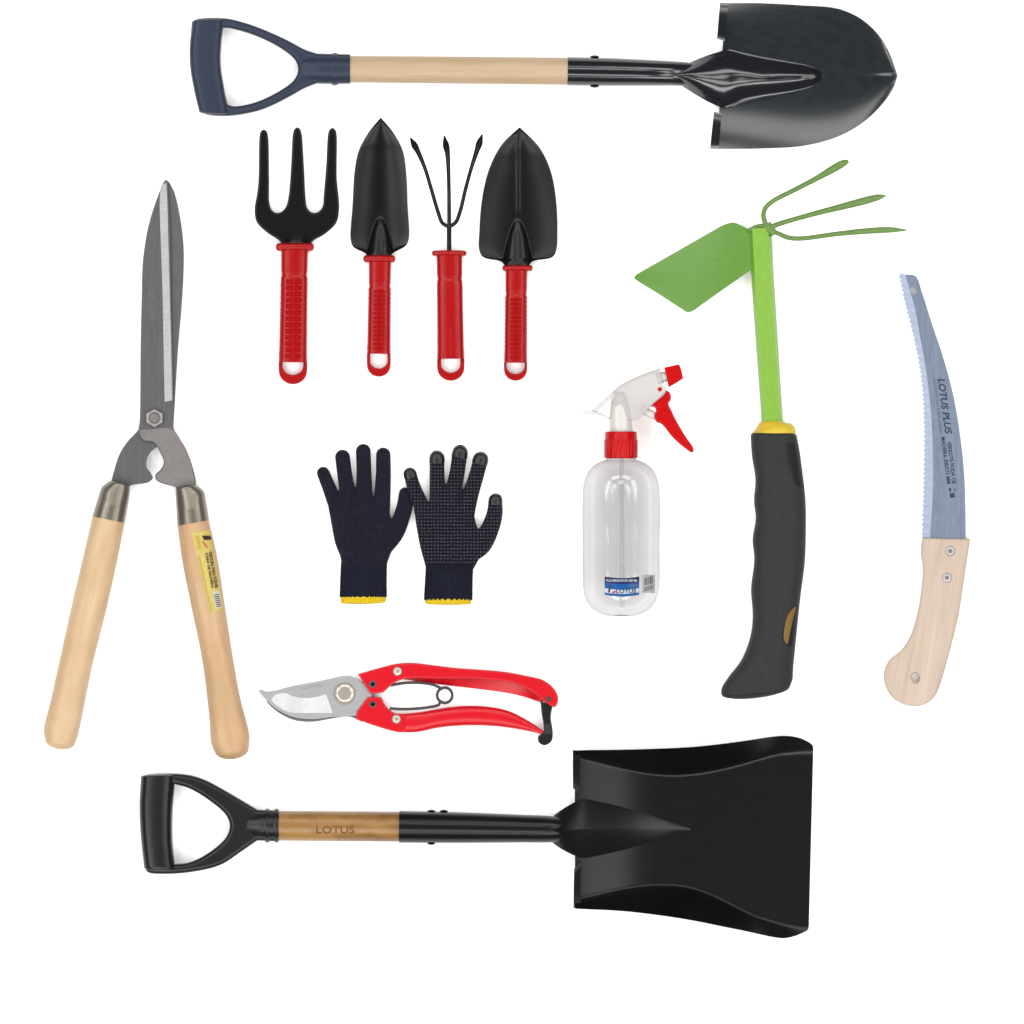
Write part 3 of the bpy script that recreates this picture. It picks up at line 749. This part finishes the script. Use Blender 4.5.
f_r = [[(410, 473.4, 6.4, 15), (414, 487, 6.9, 13.5), (419.6, 501, 7.6, 9.5), (427, 519, 8, 8)],
       [(437, 457.3, 7.4, 6.6), (437.2, 476, 7.6, 7), (437.6, 497, 8.2, 8), (438, 518, 9, 8)],
       [(460.2, 451.8, 7.6, 6.6), (457.4, 471, 7.7, 7), (453.6, 492, 8.3, 8), (451, 516, 9, 8)],
       [(481, 458.6, 7.5, 6.6), (476, 477, 7.6, 7), (469.8, 497, 8.3, 8), (465, 518, 9, 8)]]
th_r = [(495.6, 499.6, 6.8, 6.5), (494.4, 515, 8.2, 7), (488.4, 532, 9.6, 7.5), (480, 545, 11, 8), (471, 551, 11, 8)]
glove('dotted_glove', 'dark navy knitted glove lying palm up with pale grip dots and rubber fingertips', f_r, th_r,
      ([(413.8, 508), (417, 530), (420.6, 549), (423.5, 559), (426.6, 571)], [(473, 508), (477, 526), (485, 545), (479, 559), (472.4, 571)]),
      ([(427, 564), (426, 583), (425, 600)], [(472.2, 564), (471.6, 583), (471.4, 600)]),
      ([(424.8, 599.4), (425.4, 603.4)], [(471.6, 599.4), (471.2, 603.4)]), (M['knit_dots'], M['knit_cuff']), 0, [F[:2] for F in f_r] + [th_r[:2]])

# ------------------------------------------------------------------ spray bottle
t = thing('spray_bottle', 'clear plastic spray bottle with white trigger head and red nozzle', 'spray bottle', 620, 540)
BX, BZ = 620.6, 39.5
prof = [(14.6, 455), (14.6, 459.5), (17, 460.5), (24, 463.5), (30.5, 468.5), (35.2, 476), (37.8, 486), (38.6, 498), (38.8, 520), (38.4, 545), (38.6, 560), (38.5, 580), (37.4, 592), (34.4, 601), (28.5, 608.6), (20, 613.6), (12, 615.8), (9, 615.8), (5, 614.6), (.3, 614)]
P = chain(prof, 4)
body = MB().lathe([(max(.2, r), y) for r, y in P], (BX, 0, BZ), (0, 1, 0), 96)
body = body.build('bottle', M['clear'], t, 70)
MB().lathe([(2.2, 455), (2.2, 607)], (BX-2, 0, BZ-6), (.006, 1, -.03), 16).build('dip_tube', M['tube'], body)
bz = lambda off: (lambda x, y: BZ + sqrt(max(.01, 38.7**2-(x-BX)**2)) + off)
def sag(x0, x1, y0, y1, k_):
    n = 9
    a = [(x0+(x1-x0)*i/(n-1), y0+k_*(1-((2*i/(n-1))-1)**2)) for i in range(n)]
    b = [(x0+(x1-x0)*i/(n-1), y1+k_*(1-((2*i/(n-1))-1)**2)) for i in range(n)]
    return a, b
def lab(name, x0, x1, y0, y1, mat, off, parent, k_=1.0):
    a, b = sag(x0, x1, y0, y1, k_); return patch(a, b, bz(off), 24, 10).build(name, mat, parent)
lb = lab('front_label', 603.8, 638, 576, 594, M['label_blue'], .35, body, 1.6)
lab('label_band', 603.8, 638.1, 575.8, 581.6, M['label_navy'], .55, lb, 1.6)
lab('label_band', 603.9, 637.6, 587.4, 591.6, M['label_white'], .5, lb, 1.6)
lab('label_band', 626.5, 637.8, 583.2, 586.2, M['label_deep'], .5, lb, .2)
lettering('label_lettering', 'PULVERIZADOR 500 ML', 605.4, 580, 3.3, 0, M['label_white'], lb, 0, 31, .02, 0, bz(1.0))
lettering('label_lettering', 'LOTUS', 615, 590.6, 6, 0, M['label_ink'], lb, 0, 20, .015, .1, bz(1.0))
patch(pl((607, 591.2), (608.6, 584.4)), pl((608.8, 592), (610.3, 584.8)), bz(.8), 6, 4).build('label_emblem', M['label_ink'], lb)
patch(pl((610.4, 592), (612.4, 590.2)), pl((613.6, 592.6), (615, 590)), bz(.8), 6, 4).build('label_emblem', M['label_red'], lb)
bk = lab('barcode_label', 640.6, 654, 574.6, 592.6, M['label_grey'], .25, body, -.6)
m = MB()
for q, w in enumerate((.5, 1, .4, .8, .4, 1.1, .5, .7)):
    x = 643.2 + q*1.15
    pp = patch(pl((x, 577.6-q*.3), (x, 585-q*.3)), pl((x+w*.75, 577.5-q*.3), (x+w*.75, 584.8-q*.3)), bz(.5), 4, 3); m.add(pp.v, pp.f)
for q in range(2):
    pp = patch(pl((642.8, 587.6+q*2.2), (642.8, 588.5+q*2.2)), pl((652, 584.4+q*2.2), (652, 585.3+q*2.2)), bz(.5), 4, 8); m.add(pp.v, pp.f)
m.build('barcode', M['bar_ink'], bk)
# cap with ribs
cp = MB().lathe([(13, 432.4), (15.2, 432), (15.9, 433.4), (16.1, 440), (16.3, 440.4), (16.4, 457), (15.9, 458.6), (14, 458.8)], (BX-.2, 0, BZ), (0, 1, 0), 180,
                rib=lambda a, y: .022*(1 if (a*30/pi) % 2 < 1 else 0) if y > 440.2 and y < 457.2 else 0).build('cap', M['red_gloss'], t, 30)
# head
hd = MB().bar([(620.6, 433.4, BZ, 13.2, 13.2), (620.6, 431, BZ, 12, 12), (620.4, 428, BZ, 11.4, 11.4), (619.8, 415, BZ, 10.6, 10.6), (619.2, 404, BZ, 8.8, 9.5), (619.6, 396, BZ, 6, 8)], 5, 36, 2.1, (0, 4)).build('spray_head', M['white_plastic'], t)
MB().plate([[(658.9, 369, 1), (646.2, 373.2), (633.5, 378.6), (620.8, 385), (611.5, 392.6), (600, 403), (591.2, 411.2, 1), (597.2, 412, 1), (604, 405.4), (609.8, 399.6), (613, 404), (618, 412), (626, 419.4), (632.4, 420.4), (638.6, 419), (646, 411), (655, 402.5), (664, 394.6), (665.4, 390), (661.8, 385), (661, 378)]],
           BZ-9.6, BZ+9.6, 1.6, 3).build('shroud', M['milky'], hd, wn=True)
MB().bar([(658.5, 370.6, BZ, 1.1, 6.5), (646, 375, BZ, 1.1, 6.6), (633.5, 380.4, BZ, 1.1, 6.6), (621, 386.8, BZ, 1.1, 6.6), (612, 394, BZ, 1.1, 6)], 6, 14, 4).build('top_ridge', M['white_plastic'], hd)
MB().bar([(580.6, 412, BZ, 1.6, 8), (588, 413, BZ, 2.2, 8.4), (596, 413.4, BZ, 1.7, 8), (603, 415.8, BZ, 1.1, 5), (609, 419.4, BZ, 1, 4)], 6, 16, 3, (1, 0)).build('thumb_rest', M['milky'], hd)
MB().bar([(640, 409, BZ, 4, 4), (647, 413, BZ, 4, 4), (655, 417.2, BZ, 3.6, 3.6)], 4, 24).build('piston', M['white_plastic'], hd)
MB().bar([(656, 379.4, BZ, 6, 6), (662, 377.8, BZ, 5.6, 5.6), (668, 376.4, BZ, 4.6, 4.6)], 4, 24).build('nozzle_neck', M['white_plastic'], hd)
MB().plate([[(663.4, 368.2, 1), (671, 366.6, 1), (678.4, 365, 1), (680.8, 372, 1), (682.3, 379.2, 1), (675.4, 383.6, 1), (668, 388, 1), (665.8, 378.5, 1)]], BZ-8, BZ+8, .9, 3, None, 2).build('nozzle', M['red_gloss'], hd, wn=True)
MB().plate([[(664.6, 391, 1), (668.4, 392.6), (670.2, 397), (669.6, 401), (667.6, 404), (671, 412), (675.4, 421), (684.3, 436), (692.8, 449.4), (691.6, 453), (684, 448.6), (671.6, 437.5), (660.4, 424), (656.2, 422.6), (653.4, 417), (655.3, 411), (654, 407.8), (648, 406.8, 1), (656, 400)]], BZ-6, BZ+6, 1.5, 3).build('trigger', M['red_gloss'], hd, wn=True)
MB().dome(659, 390, BZ+9.3, 2.3, 1).build('pivot_pin', M['red_gloss'], hd)

# ------------------------------------------------------------------ weeding hoe
t = thing('weeding_hoe', 'green hoe with a flat blade, three long tines and a charcoal rubber grip', 'hoe', 775, 430)
zb = lambda x, y: 18*sstep(630, 752, x)
bl = MB().sheet([(634.2, 277.6), (635.8, 275.2), (640, 272.5), (660, 261.2), (680, 249.9), (700, 238.5), (715, 230), (724, 225.2), (732.8, 223.3), (741, 226.4), (749, 230.6), (757, 232.4)],
                [(634.4, 278.2), (636.2, 280.2), (640, 282.6), (660, 295), (681, 308.8), (687.5, 312.6), (693, 311), (700, 306), (720, 291.8), (736, 280.6), (751.8, 269.5), (757, 266)], lambda a, s_, x, y: 4+zb(x, y)+.8*sin(pi*s_)*sstep(0, .2, a), 90, 40, 2.2).build('blade', M['green'], t, 50)
MB().bar([(707, 267, 16.9, .3, .3), (718, 261.5, 18.8, 1.5, 1.0), (738, 252.5, 21.8, .4, .4)], 6, 12, cap=(1, 1)).build('crease', M['green'], bl)
MB().bar([(748, 231.5, 22, 2.2, 3), (757, 227.5, 24, 2.4, 4), (766, 227, 24, 3, 4)], 5, 14).build('blade_shank', M['green_dark'], bl)
hub = MB().lathe([(4.6, 0), (5, .6), (5, 7), (4.2, 8)], (769.6, 230, 20), (0, 0, 1), 8)
hub.bar([(766, 224.6, 24, 4, 4), (770, 230.5, 24, 4.4, 4.4), (773.5, 235.5, 24, 3.6, 4)], 4, 12, 3)
hub.build('weld_hub', M['green_dark'], t)
for P in ([(767, 229, 25, 2.1, 2.1), (763.8, 222, 25.5, 2.1, 2.1), (762.6, 215.8, 26, 2.1, 2.1), (764.6, 209, 26, 2.1, 2.1), (772.2, 202, 25, 2.1, 2.1), (792, 191.6, 20, 2.2, 2.2), (816, 179, 13, 2.5, 2.2), (835, 168, 8, 3.3, 1.9), (844, 163, 5, 2.8, 1.6), (847.6, 161.6, 4, 1.6, 1.1)],
          [(769, 228.6, 26, 2.2, 2.2), (777, 225.2, 27, 2.2, 2.2), (795, 219.8, 27, 2.2, 2.2), (818, 213.3, 22, 2.4, 2.3), (846, 206, 13, 3, 2.1), (866, 200.6, 8, 3.2, 1.9), (879, 197.2, 5, 2.4, 1.4), (884.8, 196, 4, .9, .8)],
          [(770, 231, 25, 2, 2), (777.5, 234.4, 25, 2, 2), (788, 238.6, 25, 2.1, 2.1), (800.3, 239.3, 24, 2.1, 2.1), (835.5, 234.6, 17, 2.2, 2.1), (868, 231.2, 9, 2.6, 2), (890, 230, 5, 2.4, 1.6), (905.6, 230.2, 3.5, .7, .7)]):
    P = [(x, y, z, w_*1.15, h_*1.1) for x, y, z, w_, h_ in P]
    MB().bar(P, 8, 14, cap=(1, 1)).build('tine', M['green_dark'], t)
tb = MB().bar([(759.4, 229, 19, 11.2, 11), (762.8, 290, 19, 11.2, 11), (766.8, 350, 20, 11, 10.8), (772, 428, 21, 10.5, 10.5)], 4, 8, 2.05).build('tube', M['green_tube'], t, 30)
MB().bar([(772, 421.5, 21, 10.6, 10.8), (772, 424.5, 21, 15, 13.5), (772.6, 428.5, 21, 20, 16.5), (773, 432, 21, 22, 17.8), (773, 440, 21, 20, 16)], 5, 40, 2.2).build('collar', M['yellow'], t)
GL = [(750, 435.4), (750.4, 444), (751.3, 456), (754.8, 480.3), (753.3, 500.8), (755, 518.4), (752, 539), (753.6, 559.4), (750.4, 588.7), (752, 615), (749.8, 635.6), (741, 659), (727.5, 677), (720.8, 688), (720.6, 694)]
GR = [(795.8, 439), (799, 455), (801, 468.6), (805, 498), (805.3, 527), (804, 562.4), (799.6, 597.5), (795.4, 638.5), (792.6, 668), (791.5, 678)]
GR = [(796, 435.8), (799, 452), (801.2, 468.6), (804.6, 498), (805.2, 527), (804, 562.4), (799.6, 597.5), (796, 632), (793.6, 656), (792.4, 668), (791.8, 679), (789, 687)]
gz = lambda q: 21
gh = lambda q: 19 - 2.2*cos(q*26)*sstep(.05, .2, q)*.3 - 2*sstep(.75, 1, q)
gr = MB().eloft(GL, GR, gz, gh, 110, 44, 2.5, (5.5, 7.5)).build('grip', M['rubber'], t, 60)
A, B = resample(GL, 110), resample(GR, 110)
def grip_z(x, y, off):
    best = min(range(110), key=lambda i: abs(A[i][1]+(B[i][1]-A[i][1])*max(0, min(1, (x-A[i][0])/(B[i][0]-A[i][0]))) - y))
    a, b = A[best], B[best]
    u = max(-.999, min(.999, (2*x-a[0]-b[0])/(b[0]-a[0])))
    return 21 + gh(best/109)*(1-abs(u)**2.5)**(1/2.5) + off
lp = lambda pts: pts
patch([(784.5, 443), (785.5, 455), (789, 470), (795, 486)], [(795.4, 443), (798, 456), (800, 471), (802.2, 488)], lambda x, y: grip_z(x, y, .4), 20, 10).build('grip_inset', M['rubber_dark'], gr)
ins = patch([(796, 604), (789, 612), (783, 624), (781.4, 640), (784, 644), (792, 646)], [(797.6, 604), (797.2, 613), (795.6, 625), (794.4, 637), (793.8, 643), (793.4, 646.5)], lambda x, y: grip_z(x, y, .4), 24, 10).build('grip_inset', M['rubber_dark'], gr)
patch([(793.5, 606), (787, 614), (783.4, 626), (782.4, 638), (784.6, 643)], [(795, 607), (792.6, 616), (789.6, 628), (788, 637), (786.4, 643)], lambda x, y: grip_z(x, y, .7), 24, 8).build('golden_mark', M['gold_mark'], ins)

# ------------------------------------------------------------------ pruning saw
t = thing('pruning_saw', 'curved pruning saw with blue-grey toothed blade and raw wooden handle', 'saw', 940, 500)
TL = [(898.4, 272.6), (904.4, 301), (912.6, 333.8), (919.4, 366.6), (922.9, 396.7), (924, 424), (924, 456.8), (923.4, 492.4), (921.8, 538.5)]
TI = [(905, 274.6), (914.7, 309), (920, 338), (925.6, 369.4), (930.5, 410.4), (932.5, 451.4), (932.5, 492.4), (929.6, 539)]
TB = [(916, 277), (921.5, 292.8), (931, 323), (942, 355.7), (953, 396.7), (959.8, 437.7), (963.9, 478.7), (965.3, 541)]
bl = MB().plate([[(903.5, 275, 1), (915, 276.6)] + TB[1:-1] + [(965.3, 546, 1), (928, 546, 1)] + [(x-.4, y) for x, y in TI[::-1][1:]],
                 [(910.2, 288.4), (912.8, 287.4), (915.6, 290), (916.4, 293.2), (913.6, 294), (910.8, 291.8)]], 5, 6.6, .25, 2).build('blade', M['saw_steel'], t, wn=True)
# teeth: a row of ground points on a bevelled strip
m = MB(); n = 58
A = resample(TL, n*2+1); B = resample(TI, n*2+1)
v, f = [], []
for i in range(n*2+1):
    (ax_, ay_), (bx_, by_) = A[i], B[i]
    if i % 2 == 0: ax_ -= 1.1; ay_ -= .4
    else: ax_ += .9
    lean = .45 if (i//2) % 2 else -.45
    v += [(ax_, ay_, 5.7+lean*.7), (bx_, by_, 6.9 + (.22 if i % 4 < 2 else 0)), (bx_, by_, 4.9), (ax_, ay_, 5.3+lean*.7)]
for i in range(n*2):
    for j in range(4): f.append((i*4+j, (i+1)*4+j, (i+1)*4+(j+1) % 4, i*4+(j+1) % 4))
f += [(0, 1, 2, 3), (n*8, n*8+1, n*8+2, n*8+3)]
m.add(v, f); m.build('teeth', M['tooth_steel'], bl, 12)
lettering('blade_lettering', 'LOTUS PLUS', 940.3, 378.4, 9.4, -82.2, M['ink'], bl, 6.65, 56.5, .03, .25)
lettering('blade_lettering', 'FERRAMENTAS PARA JARDIM', 934, 378.6, 4.2, -83.2, M['ink_soft'], bl, 6.65, 55, .0)
lettering('blade_lettering', 'SERROTE PODA CB', 948.6, 442.4, 5.4, -83.1, M['ink'], bl, 6.65, 41.7, .03)
lettering('blade_lettering', 'MADEIRA 300X75 MM', 942.4, 437, 5.4, -82.8, M['ink'], bl, 6.65, 47.2, .03)
m = MB().plate([[(949.2, 493.4, 1), (954, 493, 1), (954.6, 497.4, 1), (949.8, 498, 1)]], 6.55, 6.8, .05, 1, None, 2)
m.plate([[(948.4, 488.4), (950.2, 488.2), (951, 491), (949.4, 491.6)]], 6.55, 6.8, .05, 1)
m.plate([[(953.8, 488.2, 1), (954.6, 488.1, 1), (955.2, 492, 1), (954.4, 492.1, 1)]], 6.55, 6.8, .05, 1, None, 2)
m.build('blade_emblem', M['ink'], bl)
hn = MB().plate([[(922.3, 537.6, 1), (921, 544), (920.8, 556), (922.4, 566.6), (921, 590), (917, 613.8), (909.4, 637.4), (899.7, 651.4), (889, 660), (883.8, 671.8), (884.8, 684.6), (892.2, 697.5), (903, 704), (914.7, 706.2), (926.6, 703.2), (935, 695.4), (940.5, 682.5), (950.2, 648), (957.7, 618), (965, 570.8), (970, 538.8, 1)],
                 [(911.8, 675), (915, 672.6), (918.2, 675.6), (918.4, 680), (915.4, 682.4), (912, 679.4)]], 1, 9.6, 2.8, 4).build('handle', M['wood_saw'], t, wn=True)
for x, y in ((949.7, 551), (946.5, 577.7)):
    sc = MB().dome(x, y, 9.5, 5, 1.7, 24).build('screw', M['nut_steel'], hn)
    MB().lathe([(1.9, 0), (1.8, .4), (1.0, .45), (.1, .15)], (x, y, 10.9), (0, 0, 1), 12).build('screw_socket', M['ferrule'], sc)

# ------------------------------------------------------------------ pruning shears
t = thing('pruning_shears', 'bypass pruning shears with red handles, silver hooked blade and black spring', 'secateurs', 420, 700)
an = MB().plate([[(266.5, 700.5), (278, 712), (293.8, 719.8), (312.5, 721.6), (331, 718.6), (350, 716.5), (362, 722, 1), (376, 712, 1), (372, 694), (350, 690), (320, 708), (295, 708)]], 5, 9, .9, 3).build('hook_blade', M['dark_steel'], t, wn=True)
cb = MB().plate([[(259, 690.4), (262, 689), (266, 691), (274, 690.6), (290.6, 686.2), (325, 679.7), (343, 675.8), (352, 676.2), (359.4, 679.5), (372, 690, 1), (372, 700, 1), (357, 715.4, 1), (345, 716), (331, 716.8), (312.5, 718.8), (293.8, 716.6), (278, 709.5), (265.6, 699)]], 9.3, 12.6, .7, 3).build('cutting_blade', M['prune_steel'], t, wn=True)
MB().plate([[(285.5, 692.6), (293, 695.6), (303, 697.6), (315, 696.8), (326.4, 693.8, 1), (329.4, 702), (333, 713.2, 1), (312.5, 715.6), (291, 712.4), (276, 704.4), (271.6, 699.6, 1), (275, 695)]], 12.5, 12.95, .3, 3,
           lambda x, y: -.06*(y-695)*.4).build('ground_bevel', M['prune_bevel'], cb, wn=True)
lettering('etched_lettering', 'LOTUS', 302, 688.4, 4.4, 10, M['etch_dark'], cb, 12.6, 20)
MB().lathe([(10.7, 0), (10.9, .6), (10.4, 1.8), (7.6, 3.6), (6.4, 3.8), (6.0, 3.3), (.1, 3.3)], (344.8, 693.2, 12.4), (0, 0, 1), 40).build('pivot_bolt', M['brass'], cb, 25)
uh = MB().plate([[(358.2, 673.7, 1), (378, 668), (397.7, 663.3), (413, 662.6), (432.9, 664.8), (454.9, 667.5), (503.2, 671.3), (527.4, 675.7), (542.7, 679.6), (553.2, 687.4), (558.3, 698), (555.4, 706.4), (550.4, 705.5), (542.7, 699.6), (527.4, 688.4), (507.6, 682), (476.8, 678.6), (439.5, 678.4), (404.3, 678.7), (393.3, 683.6), (383.4, 692.2, 1), (371, 693.6, 1), (364, 683)]], 9, 17, 1.6, 4).build('handle', M['red_paint'], t, wn=True)
MB().sheet([(404, 676), (441.7, 677), (474.6, 678), (507.6, 680.5), (527.4, 687), (543, 700.5)], [(404, 679.5), (441.7, 684.5), (476.8, 688.8), (505, 692.6), (522, 696.2), (541.4, 702.6)], lambda a, s, x, y: 9.2-5*s, 50, 10, 2.5).build('inner_flange', M['red_paint'], uh)
lh = MB().plate([[(368, 696.8, 1), (381.3, 696.8, 1), (386.7, 706.4), (395.5, 713), (404, 713.4, 1), (410, 722, 1), (404, 732, 1), (397.7, 731.9), (378, 726.4), (356, 718.8, 1), (357.5, 710.5, 1)]], 5, 15, 1.4, 4, None, 8).build('handle', M['red_paint'], t, wn=True)
MB().eloft([(396, 713), (404, 713.2), (417.5, 712), (443.9, 707.7), (463.6, 705.5), (485.6, 706), (507.6, 710.2), (527.4, 719.8), (546, 732)], [(396, 731.6), (404, 732.2), (417.5, 731.9), (439.5, 727.5), (468, 725.3), (498.8, 726.4), (527.4, 730.8), (544, 734.4)], 9.6, lambda q: 5.4+2.8*sstep(.02, .35, q)-2.6*q, 90, 40, 2.5, (3, 1)).build('handle_grip', M['red_paint'], lh)
for (x, y, hh) in ((397.7, 671, uh), (396.6, 718.7, lh)):
    MB().dome(x, y, 16.8 if hh is uh else 14.8, 4.6, 1.8, 24).build('rivet', M['brass'], hh)
for (x, y, hh, z) in ((373, 683.8, uh, 16.9), (373, 703.8, lh, 14.9)):
    MB().lathe([(3.5, 0), (3.5, .5), (2.8, .8), (1.6, .6), (1.4, .1), (.1, .1)], (x, y, z), (0, 0, 1), 20).build('screw', M['spring'], hh)
MB().dome(548.4, 698.6, 16.9, 2.8, 1, 18).build('screw', M['spring'], uh)
path = [(391, 685.2, 10.5), (400, 683.4, 10.5), (411, 682.4, 10.5), (425, 683, 10.5), (434, 684.8, 10.5), (440, 687.6, 10.5)]
for q in range(0, 41):
    a = radians(-118+q*15); path.append((444.8+7.6*cos(a), 695+7.6*sin(a), 9.5+q*.09))
path += [(438.5, 704.6, 13), (428, 707, 13), (415, 708.4, 12.5), (402, 708.8, 12), (390, 708.2, 11)]
MB().bar([(x, y, z, 1.5, 1.5) for x, y, z in path], 4, 12).build('spring', M['spring'], t)
MB().plate([[(540.4, 701, 1), (552.8, 705, 1), (551.4, 711), (550.6, 717.5), (552.2, 727), (552.8, 735), (551.4, 741), (544.4, 745), (538.6, 742), (538.2, 736), (543.2, 732), (543.4, 724), (541.6, 714)]], 6.5, 12.5, 1.2, 3, lambda x, y: 4*sstep(722, 735, y)).build('locking_strap', M['black_plastic'], t, wn=True)

# ------------------------------------------------------------------ light and camera
w = bpy.data.worlds.new('World'); scene.world = w; w.use_nodes = True
bg = w.node_tree.nodes['Background']; bg.inputs[0].default_value = (.96, .98, 1, 1); bg.inputs[1].default_value = .22
from mathutils import Vector
for N, POWER, R_, H_, sx, sy in ((8, 35.5, 2.5, 2.7, 1.6, .75), (6, 32.0, 2.2, 4.7, 1.5, .8)):
    for i in range(N):
        a = 2*pi*(i+.5)/N
        ld = bpy.data.lights.new('softbox', 'AREA'); ld.shape = 'RECTANGLE'; ld.size = sx; ld.size_y = sy
        ld.energy = POWER*(1.0+.16*cos(a-radians(250)))
        ld.color = (1, .985, .965)
        lo = bpy.data.objects.new('softbox', ld); COL.objects.link(lo)
        lo.location = (R_*cos(a), R_*sin(a), H_)
        lo.rotation_euler = (-Vector(lo.location)).to_track_quat('-Z', 'Y').to_euler()
cam = bpy.data.cameras.new('camera'); co = bpy.data.objects.new('camera', cam); COL.objects.link(co)
co.location = (0, 0, 8); cam.sensor_width = 36; cam.lens = 36*8/1.024; cam.clip_start = .1; cam.clip_end = 100
scene.camera = co
vs = scene.view_settings
vs.view_transform = 'Standard'; vs.look = 'None'; vs.exposure = 0; vs.gamma = 1; vs.use_curve_mapping = False
scene.render.film_transparent = False
